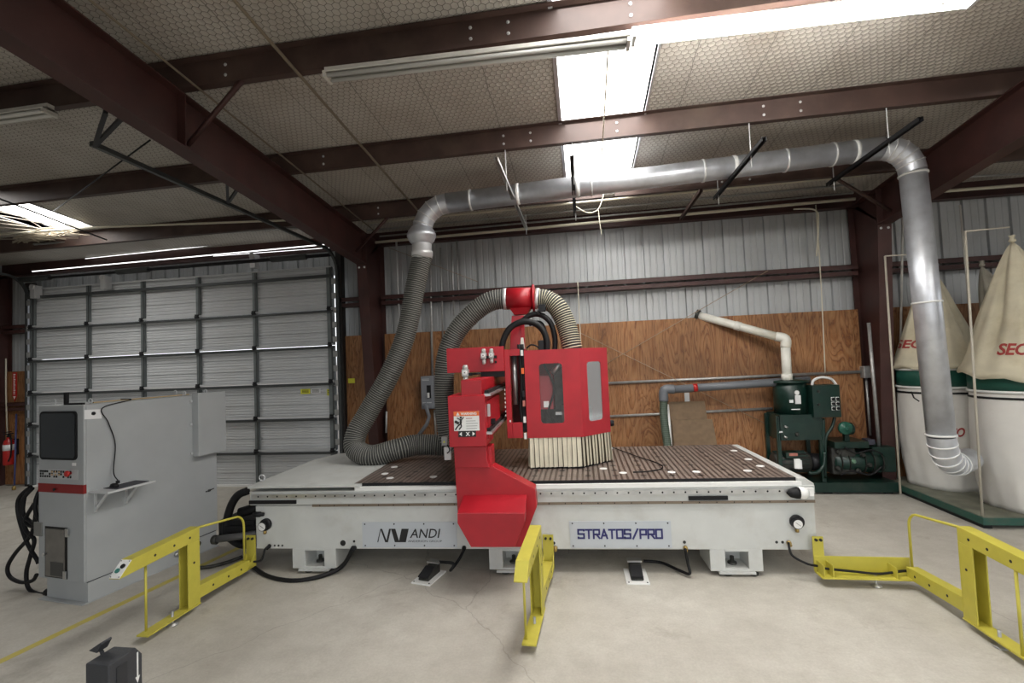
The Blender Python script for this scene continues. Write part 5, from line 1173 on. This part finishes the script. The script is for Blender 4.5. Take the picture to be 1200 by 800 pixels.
# white card with dark blob on side
f1, f2 = cs(95, 479, .004), cs(116, 487, .004)
pc = thing('hanging_card', 'white card with a dark tag on the cabinet side near the top', 'card', CW(0, .15, 1.65))
ym = (f1[1]+f2[1])/2
MB(CF).hexa([(.002, f1[1], 1.635), (.002, f2[1], 1.655-.03), (.004, f2[1], 1.655-.03), (.004, f1[1], 1.635), (.002, f1[1], 1.72), (.002, f2[1], 1.712), (.004, f2[1], 1.712), (.004, f1[1], 1.72)]).build('card', PAPER, pc)
MB(CF).lathe([(.016, 0), (.016, .008)], (.004, f1[1]+.07, 1.68), (1, 0, 0), 12).build('dark_tag', BLACKM, pc)
# coiled hoses hanging at cabinet left side
def CL(x, y, z): return CW(x, y, z)
t = thing('hose_coil', 'coil of thick black hoses hanging on the left side of the cabinet', 'hose coil', CW(-Wc-.1, .15, .5))
for k, (ry, rz, off, cz) in enumerate(((.10, .26, .05, .84), (.085, .22, .075, .86), (.11, .23, .10, .82), (.07, .2, .045, .88))):
    pts = [CW(-Wc-off-.02*math.cos(an*2), .17+ry*math.cos(an)*1.2, cz+rz*math.sin(an)) for an in [2*PI*j/24 for j in range(25)]]
    MB().tube(pts, .017, 10).build('hose', BLACK, t)
Vx = .10
hh_ = lambda px, py: hit(px, py, CW(0, .08, 0), sdir)
for pts in ([(36, 570), (22, 584), (22, 605), (32, 636), (43, 655), (45, 660)], [(42, 600), (37, 625), (18, 648), (9, 664), (12, 676), (25, 682), (38, 680), (43, 673)], [(38, 572), (25, 590), (30, 620), (40, 632), (36, 650), (31, 670), (33, 688), (43, 695), (55, 696)], [(30, 575), (27, 600), (37, 612), (44, 614)], [(40, 590), (30, 608), (34, 615), (43, 618)]):
    MB().tube(spline([hh_(*p) for p in pts], 8), .017, 10).build('hose', BLACK, t)
p_ = hh_(58, 694); MB().lathe([(.02, -.05), (.032, -.04), (.032, .02), (.045, .02), (.045, .035)], p_ , -fdir, 12).build('connector', BLACK, t)

# ================================================================== DUST COLLECTOR
pz = .12
t = thing('dust_collector', 'green platform dust collector frame with four support poles and rings', 'dust collector', (4.9, 6.5, 0))
MB().box((4.13, 5.72, .045), (7.9, 7.50, pz)).build('platform', mat('platform_green', (.02, .075, .055), .5, dirt=(.12, .1, .07), dscale=8, damt=.5), t, bevel=.004)
for x_ in (4.16, 5.8, 7.7): MB().box((x_, 5.76, .0), (x_+.08, 7.45, .045)).build('skid', BLACKM, t)
MB().box((4.15, 5.74, pz), (7.85, 7.48, pz+.004)).build('platform_top', mat('platform_top', (.16, .16, .12), .6, var=.3), t)
BAG = {'a': (4.95, 6.13, .46), 'b': (4.70, 7.06, .43), 'd': (5.72, 7.08, .41)}
for k_, (bx, by, br) in BAG.items():
    rb = MB(); rb.lathe([(br+.01, 0), (br+.01, .24), (br-.01, .24)], (bx, by, 1.43 if k_ != 'a' else 1.43), n=48); rb.build('ring_housing', GREENB, t)
    for zz in (1.43, 1.665): MB().lathe([(br+.02, -.014), (br+.026, 0), (br+.02, .014)], (bx, by, zz), n=48).build('ring_trim', WHITE, t)
MB().box((5.25, 6.42, 1.0), (6.6, 6.62, 1.45)).build('blower_duct', GREENB, t)
def pole(px0, py0, px1, py1, Y, arm):
    b = MB(); p0 = WY(px0, py0, Y); p1 = WY(px1, py1, Y); p1.z = pz; b.tube([p1, p0], .012, 8); q = WY(*arm, Y) ; b.tube([p0, q], .008, 8); b.build('pole', mat('pole_tan', (.50, .46, .38), .5), t); return q
yA = 5.80; yB = 6.62
qa = pole(1131, 271, 1152, 612, yA, (1183, 266)); qb = pole(1037, 300, 1054, 562, yB, (1068, 298))
MB().tube([(4.33, 7.40, pz), WY(1058, 250, 7.4)], .014, 8).build('pole', DWHITE, t)
MB().tube([WY(1125, 240, 7.35), WY(1142, 430, 7.35)], .012, 8).build('pole', DWHITE, t)
def cloth_drum(bx, by, br, z0, z1, name, label, folds=9, seed=1):
    rnd = random.Random(seed); ph = [rnd.uniform(0, 6.28) for _ in range(6)]; N_ = 96; rings = []
    for j in range(22):
        f_ = j/21; z = z0+(z1-z0)*f_; ring = []
        for k in range(N_):
            a_ = 2*PI*k/N_; bulge = -.035*(1-f_)**2 + .02*math.sin(PI*f_)
            w_ = (.008*math.sin(5*a_+ph[0]+f_*2) + .006*math.sin(folds*a_+ph[1]-f_*3) + .004*math.sin(17*a_+ph[2]+f_*7))*(1-.75*f_) + .004*math.sin(f_*25+3*a_+ph[3])*(1-f_)
            r_ = br + bulge + w_; ring.append((bx+r_*math.cos(a_), by+r_*math.sin(a_), z))
        rings.append(ring)
    b = MB(); b.loft(rings); tt_ = thing(name, label, 'dust bag', (bx, by, z0), 'white lower dust bags')
    b.build('bag', CLOTH, tt_); MB().lathe([(br+.013, -.012), (br+.016, 0), (br+.013, .012)], (bx, by, z1-.06), n=48).build('clamp_band', BLACK, tt_); return tt_
cloth_drum(*BAG['a'], pz+.005, 1.42, 'lower_dust_bag', 'white lower dust bag at the front, cut by the right edge', seed=1)
t2 = cloth_drum(*BAG['b'], pz+.005, 1.42, 'lower_dust_bag', 'white lower dust bag at the rear, behind the vertical duct', seed=2)
cloth_drum(*BAG['d'], pz+.005, 1.42, 'lower_dust_bag', 'white lower dust bag in the far corner of the platform', seed=4)
def cone_bag(bx, by, br, z0, apex, label, m_, seed, lean=(0, 0), sag=.0, drape=0.):
    rnd = random.Random(seed); ph = [rnd.uniform(0, 6.28) for _ in range(6)]; N_ = 120; rings = []
    for j in range(30):
        f_ = j/29; ring = []; cx = bx+(apex[0]-bx)*f_**1.05; cy_ = by+(apex[1]-by)*f_**1.05
        for k in range(N_):
            a_ = 2*PI*k/N_
            prof = (1-f_)**.80*(1-.10*math.sin(PI*f_)) + .02
            fold = 1 + (.13*math.sin(4*a_+ph[0]) + .08*math.sin(7*a_+ph[1]+1.5*f_) + .04*math.sin(13*a_+ph[2]-3*f_))*min(1, f_*2.2+.12)*(.5+.5*math.sin(PI*min(1, f_*1.1)))
            r_ = br*prof*fold*(1+.05*math.exp(-f_*20)); z = z0+(apex[2]-z0)*f_ + (.02*math.sin(9*a_+ph[3]) - drape*max(0, math.cos(a_-4.2)))*(1-f_)**6
            ring.append((cx+r_*math.cos(a_), cy_+r_*math.sin(a_), z))
        rings.append(ring)
    b = MB(); b.loft(rings); tt_ = thing('upper_dust_bag', label, 'dust bag', (bx, by, z0), 'upper filter bags')
    o = b.build('bag', m_, tt_)
    MB().lathe([(.02, 0), (.035, .02), (.02, .05), (.03, .08)], apex, n=10).build('tied_top', m_, tt_); return tt_, o
qa2 = Vector((BAG['a'][0]-.02, BAG['a'][1]-.03, WY(1185, 285, 6.15).z))
cA, oA = cone_bag(*BAG['a'][:2], .51, 1.66, (qa2.x, qa2.y, qa2.z), 'cream upper dust bag at the front right, peaked at its hook', CANVAS, 5, drape=.10)
cB, oB = cone_bag(*BAG['b'][:2], .46, 1.69, (4.62, 6.95, 3.02), 'cream upper dust bag partly hidden behind the vertical duct', CANVAS, 11)
cC, oC = cone_bag(*BAG['d'][:2], .40, 1.69, (5.36, 7.1, 3.0), 'grey upper dust bag behind the front cream one', CANVASG, 8)
# lettering that follows the cloth: project the letters onto the bag surface
def project_text(s, px0, px1, pyb, pyt, obj, parent, m_, name, shear=.25, bold=.03):
    cu = bpy.data.curves.new('t', 'FONT'); cu.body = s; cu.size = 1; cu.shear = shear; cu.offset = bold; cu.resolution_u = 3; cu.space_character = .95
    ob = bpy.data.objects.new('t', cu); COL.objects.link(ob); dg = bpy.context.evaluated_depsgraph_get(); dg.update()
    me = bpy.data.meshes.new_from_object(ob.evaluated_get(dg)); bpy.data.objects.remove(ob)
    bm = bmesh.new(); bm.from_mesh(me); bmesh.ops.triangulate(bm, faces=bm.faces)
    for _ in range(2): bmesh.ops.subdivide_edges(bm, edges=[e for e in bm.edges if e.calc_length() > .12], cuts=1); bmesh.ops.triangulate(bm, faces=bm.faces)
    xs = [v.co.x for v in bm.verts]; ys = [v.co.y for v in bm.verts]; x0, x1, y0, y1 = min(xs), max(xs), min(ys), max(ys)
    dg = bpy.context.evaluated_depsgraph_get(); dg.update(); inv = obj.matrix_world.inverted(); b = MB(); ok = True
    for v in bm.verts:
        px = px0+(px1-px0)*(v.co.x-x0)/(x1-x0); py = pyb+(pyt-pyb)*(v.co.y-y0)/(y1-y0); d = ray(px, py).normalized()
        h_, loc, nr, idx = obj.ray_cast(inv @ CAMP, inv.to_3x3() @ d)
        if not h_: b.v.append(None); continue
        b.v.append(obj.matrix_world @ loc - d*.006)
    for f in bm.faces:
        ids = [v.index for v in f.verts]
        if all(b.v[i] is not None for i in ids): b.f.append(ids); b.mi.append(0); b.sm.append(False)
    used = sorted({i for f in b.f for i in f}); mp = {i: k for k, i in enumerate(used)}
    b.v = [b.v[i] for i in used]; b.f = [[mp[i] for i in f] for f in b.f]; bm.free()
    if b.f: b.build(name, m_, parent)
bpy.context.view_layer.update()
project_text('SECO', 1048, 1096, 408, 398, oB, cB, REDINK, 'lettering')
project_text('SECO', 1168, 1222, 416, 402, oA, cA, REDINK, 'lettering')
project_text('SECO', 1100, 1131, 512, 501, t2.children[0], t2, REDINK, 'lettering')
a_ = hit(1071, 466, (4.7, 6.56, 0), (0, 1, 0)); o = MB().tube([a_, hit(1068, 459, (4.7, 6.5, 0), (0, 1, 0))], .008, 6).tube([a_, hit(1077, 470, (4.7, 6.5, 0), (0, 1, 0))], .008, 6).build('strap_tail', BLACK, t2)

# ================================================================== VACUUM PUMP
YP = 7.12
def V(px, py, Y=YP): return WY(px, py, Y)
pump = thing('vacuum_pump', 'green vacuum pump set with tank and control box by the wall', 'vacuum pump', (3.4, 7.25, 0))
def pbox(name, px0, py0, px1, py1, y0, y1, m_, bev=.006, parent=None):
    a = WY(px0, py0, y0); c_ = WY(px1, py1, y0); return MB().box((a.x, y0, c_.z), (c_.x, y1, a.z)).build(name, m_, parent or pump, bevel=bev)
MB().box((2.45, 7.0, .03), (4.10, 7.54, .16)).build('skid', GREEN, pump, bevel=.004)
for x_ in (2.5, 3.2, 3.95): MB().box((x_, 7.05, 0), (x_+.1, 7.5, .03)).build('skid_pad', BLACKM, pump)
a = V(927, 486); tr_ = .215; tcx = V(927, 470, 7.25).x
MB().lathe([(tr_, 0), (tr_, .46), (tr_-.01, .465)], (tcx, 7.27, V(927, 487, 7.05).z), n=32).build('tank', GREEN, pump)
MB().lathe([(tr_+.04, 0), (tr_+.04, .03), (tr_-.02, .04), (.08, .05), (.08, .09)], (tcx+.0, 7.27, V(927, 487, 7.05).z+.45), n=32).build('tank_lid', GREEN, pump)
g = V(933.5, 460, 7.04); gg = MB().lathe([(.030, .0), (.034, -.02)], (g.x, 7.05, g.z), (0, 1, 0), 16).build('gauge', STEEL, pump); MB().lathe([(.027, -.021), (.027, -.023)], (g.x, 7.05, g.z), (0, 1, 0), 16).build('dial_face', WHITE, gg)
g = V(935, 468, 7.04); MB().box((g.x-.035, 7.03, g.z-.06), (g.x+.035, 7.05, g.z+.06)).build('tank_label', PAPER, pump)
g = V(930, 470, 7.04); MB().box((g.x-.05, 7.045, g.z-.02), (g.x-.0, 7.052, g.z+.02)).box((g.x-.03, 7.045, g.z-.12), (g.x+.08, 7.052, g.z-.108)).build('tank_print', PAPER, pump)
# stand under the tank: open box on legs
a0, a1 = V(893, 488, 7.05), V(962, 515, 7.05)
MB().box((V(911, 489, 7.05).x, 7.04, a1.z), (a1.x, 7.05, a0.z)).box((V(911, 489).x, 7.04, a0.z), (a1.x, 7.50, a0.z+.015)).box((V(911, 489).x-.01, 7.04, a1.z), (V(911, 489).x, 7.50, a0.z)).build('stand_box', GREEN, pump)
for px in (912, 962):
    for yy in (7.05, 7.45):
        x = V(px, 500, 7.05).x; MB().box((x-.025, yy, .16), (x+.025, yy+.04, a0.z)).build('stand_leg', GREEN, pump)
for (px, py) in ((921, 500), (920.5, 512)):
    g = V(px, py, 7.03); MB().cyl((g.x-.02, 7.03, g.z+.01), (g.x+.02, 7.02, g.z-.01), .015, 8).build('valve', STEEL, pump)
g = V(915.5, 506, 7.03); MB().box((g.x-.02, 7.035, g.z-.01), (g.x+.02, 7.04, g.z+.01)).build('label', PAPER, pump)
g = V(934.5, 509, 7.03); MB().lathe([(.03, 0), (.02, -.02)], (g.x, 7.04, g.z), (0, 1, 0), 10).build('plug', GRIME, pump)
pbox('control_box', 951.5, 451.5, 986.5, 488.5, 6.98, 7.20, GREEN, .004)
cbx = bpy.data.objects['control_box']
g0 = V(973, 464.5, 6.975); g1 = V(985, 481, 6.975); dx_ = (g1.x-g0.x)/2; dz_ = (g0.z-g1.z)/3
for i in range(2):
    for j in range(3):
        x = g0.x+dx_*i+.008; z = g0.z-dz_*(j+1)+.008
        sw_ = MB().box((x, 6.972, z), (x+dx_-.018, 6.98, z+dz_-.016)).build('switch_plate', WHITE, cbx)
        MB().lathe([(.018, 0), (.018, -.02)], (x+(dx_-.018)/2, 6.972, z+(dz_-.016)/2), (0, 1, 0), 10).build('knob', BLACK, sw_) if False else None
for i in range(2):
    for j in range(3):
        x = g0.x+dx_*(i+.5); z = g0.z-dz_*(j+.5); MB().lathe([(.020, 0), (.020, -.018), (.012, -.022)], (x, 6.972, z), (0, 1, 0), 10).build('push_button', BLACK, cbx)
for q in ((959.5, 458.5), (960, 474)):
    g = V(*q, 6.97); MB().lathe([(.02, 0), (.016, -.02)], (g.x, 6.98, g.z), (0, 1, 0), 10).build('indicator', GRIME, cbx)
MB().tube(spline([V(952, 453, 7.1), V(953, 446, 7.1), V(962, 442, 7.1), V(974, 444, 7.1), V(980, 451, 7.1)], 6), .018, 10).build('white_conduit', WHITE, pump)
for pts in ([(957, 488), (960, 505), (965, 525), (966, 560)], [(978, 489), (975, 500), (968, 512), (967, 530), (967, 560)], [(965, 490), (965.5, 530), (966, 560)]):
    MB().tube(spline([V(*p, 7.06) for p in pts], 5), .020, 10).build('conduit', GREEN, pump)
MB().tube(spline([V(966, 530, 7.04), V(965, 545, 7.02), V(958, 553, 7.0), V(948, 554, 7.0)], 6), .024, 10).build('conduit', GREEN, pump)
# motor (left) and pump casing (right)
def hcyl(name, pxa, pxb, py, r_, Y, m_, prof=None, n=24):
    a = WY(pxa, py, Y); c_ = WY(pxb, py, Y); z = (a.z+c_.z)/2; L_ = c_.x-a.x
    pr = prof or [(r_*.8, 0), (r_, .02), (r_, L_-.02), (r_*.8, L_)]
    return MB().lathe(pr, (a.x, Y, z), (1, 0, 0), n).build(name, m_, pump)
hcyl('electric_motor', 905, 948, 541, .14, 7.24, GRIME)
hcyl('motor_fan_cover', 948, 962, 541, .12, 7.24, BLACKM)
b = MB(); a = WY(905, 541, 7.24); c_ = WY(946, 541, 7.24)
for k in range(16):
    an = 2*PI*k/16; b.box((a.x+.03, 7.24+.13*math.cos(an)-.004, a.z+.14*math.sin(an)-.004), (c_.x-.03, 7.24+.155*math.cos(an)+.004, a.z+.155*math.sin(an)+.004))
b.build('motor_fins', GREEN, pump)
pbox('motor_terminal_box', 921, 530, 936, 537, 7.05, 7.2, GREEN)
pbox('motor_nameplate', 925, 531, 935, 534, 7.043, 7.05, COPPER, 0)
g = V(937, 544, 7.07); MB().box((g.x-.028, 7.06, g.z-.06), (g.x+.028, 7.07, g.z+.06)).build('white_label', PAPER, pump)
hcyl('pulley', 986, 999, 502, .085, 7.15, GREEN)
g = V(992.5, 502, 7.0); MB().lathe([(.088, .0), (.088, -.03), (.075, -.05), (.02, -.055), (.02, -.065)], (g.x, 7.06, g.z), (0, 1, 0), 24).build('fan_cap', mat('green_light', (.02, .11, .075), .4), pump)
g = V(992.5, 508, 7.1); MB().box((g.x-.03, 7.10, V(0+992, 524, 7.1).z), (g.x+.03, 7.16, g.z)).build('cap_stem', GREEN, pump)
pbox('belt_guard', 978, 518, 1019, 525, 7.03, 7.45, GREEN)
pbox('pump_casing', 974, 525, 1005, 556, 7.08, 7.45, GRIME, .02)
hcyl('pump_cylinder', 973, 1033, 540, .15, 7.20, GREEN)
for k, px in enumerate((979, 988, 1006, 1016, 1026)):
    hcyl('cylinder_flange', px, px+3, 540, .17, 7.20, GRIME, None, 20)
for (px, py) in ((984, 530), (1001, 541), (1012, 533), (1020, 545), (1007, 552), (983, 549)):
    g = V(px, py, 7.03); MB().lathe([(.035, 0), (.035, -.02), (.02, -.03), (.02, -.04)], (g.x, 7.06, g.z), (0, 1, 0), 10).build('port_cap', GRIME if px != 1001 else mat('pale_green', (.12, .22, .15), .4), pump)
pbox('exhaust_box', 1022, 524, 1051, 553, 7.1, 7.5, GREEN)
pbox('small_motor', 1017, 515, 1026, 521, 7.15, 7.3, mat('purple_grey', (.05, .05, .07), .5))
for pts in ([(985, 556), (1000, 552), (1020, 556), (1034, 546)], [(990, 524), (1003, 531), (1020, 527), (1034, 532)]):
    MB().tube(spline([V(*p, 7.0) for p in pts], 6), .012, 8).build('oil_line', BLACK, pump)

# ================================================================== FOREGROUND BLACK BOX
t = thing('black_pedestal', 'black plastic unit with white arrow mark at the bottom left', 'machine', (-2.5, 2.15, 0))
Yb = 2.12
f0 = F(100, 777, .50); f1 = F(127.5, 779, .50); fb = F(155, 758, .50); X0_, X1_ = f0.x, f1.x; Y0_, Y1_ = f1.y, fb.y
e1 = WX(167, 765, X1_)
prof = [(Y0_, 0), (Y0_, .50), (Y1_, .50), (e1.y, e1.z), (e1.y, 0)]
MB().prism([(X0_, y, z) for y, z in prof], (X1_-X0_, 0, 0)).build('housing', DKPLAS, t, bevel=.008)
b = MB(); ya = WX(161, 775, X1_).y; w_ = .008
b.box((X1_, ya-w_/2, .34), (X1_+.002, ya+w_/2, .47)); b.prism([(X1_, ya-w_*1.6, .34), (X1_, ya+w_*1.6, .34), (X1_, ya, .305)], (.002, 0, 0)); b.build('arrow_mark', WHITE, t)
b = MB(); c0 = F(97, 770, .52); b.tube([(X0_+.01, Y0_+.10, .42), (X0_-.015, Y0_+.10, .50), (X0_-.02, Y0_+.09, .52)], .010, 8)
b.prism([(X0_-.055, Y0_+.06, .525), (X0_+.0, Y0_+.06, .515), (X0_+.03, Y0_+.06, .565), (X0_+.022, Y0_+.06, .572)], (0, .06, 0)); b.build('lever', DKPLAS, t, bevel=.004)
MB().box((X1_, Y0_+.04, .05), (X1_+.003, ya-.06, .46)).build('side_recess', mat('recess_black', (.022, .023, .027), .5), t)

# ================================================================== LIGHT
w = bpy.data.worlds.new('world'); sc.world = w; w.use_nodes = True; bg = w.node_tree.nodes['Background']

_t, _N, _L = w.node_tree, w.node_tree.nodes, w.node_tree.links
_tc = _N.new('ShaderNodeTexCoord'); _s = _N.new('ShaderNodeSeparateXYZ'); _L.new(_tc.outputs['Generated'], _s.inputs[0])
_r = _N.new('ShaderNodeValToRGB'); _r.color_ramp.elements[0].position = .0; _r.color_ramp.elements[0].color = (.16, .15, .14, 1); _r.color_ramp.elements[1].position = .04; _r.color_ramp.elements[1].color = (.92, .96, 1, 1)
_L.new(_s.outputs['Z'], _r.inputs['Fac']); _L.new(_r.outputs['Color'], bg.inputs['Color']); bg.inputs['Strength'].default_value = 2.0
def area(name, loc, rot, sx_, sy_, e_, col):
    li = bpy.data.lights.new(name, 'AREA'); li.shape = 'RECTANGLE'; li.size = sx_; li.size_y = sy_; li.energy = e_; li.color = col
    o = bpy.data.objects.new(name, li); COL.objects.link(o); o.location = loc; o.rotation_euler = rot; return o
area('skylight_daylight', ((S1[0]+S1[1])/2, 4.3, 4.60), (-.09, 0, 0), .8, 4.5, 70, (1, .99, .96))
def portal(name, loc, rot, sx_, sy_):
    o = area(name, loc, rot, sx_, sy_, 1, (1, 1, 1)); o.data.cycles.is_portal = True
portal('doorway_light', (XR-.02, (RD0+RD1)/2, RDZ/2), (0, PI/2, 0), RDZ, RD1-RD0)
portal('doorway_light', ((FD0+FD1)/2, YF+.02, FDZ/2), (PI/2, 0, 0), FD1-FD0, FDZ)
area('skylight_daylight', ((S2[0]+S2[1])/2, 5.0, 4.50), (-.09, 0, 0), .8, 2.6, 35, (1, .99, .96))
sc.view_settings.view_transform = 'Standard'; sc.view_settings.look = 'None'; sc.view_settings.gamma = 1; sc.view_settings.exposure = 0.38
sc.view_settings.use_curve_mapping = False
sc.cycles.use_denoising = True
sc.cycles.max_bounces = 6; sc.cycles.sample_clamp_indirect = 6
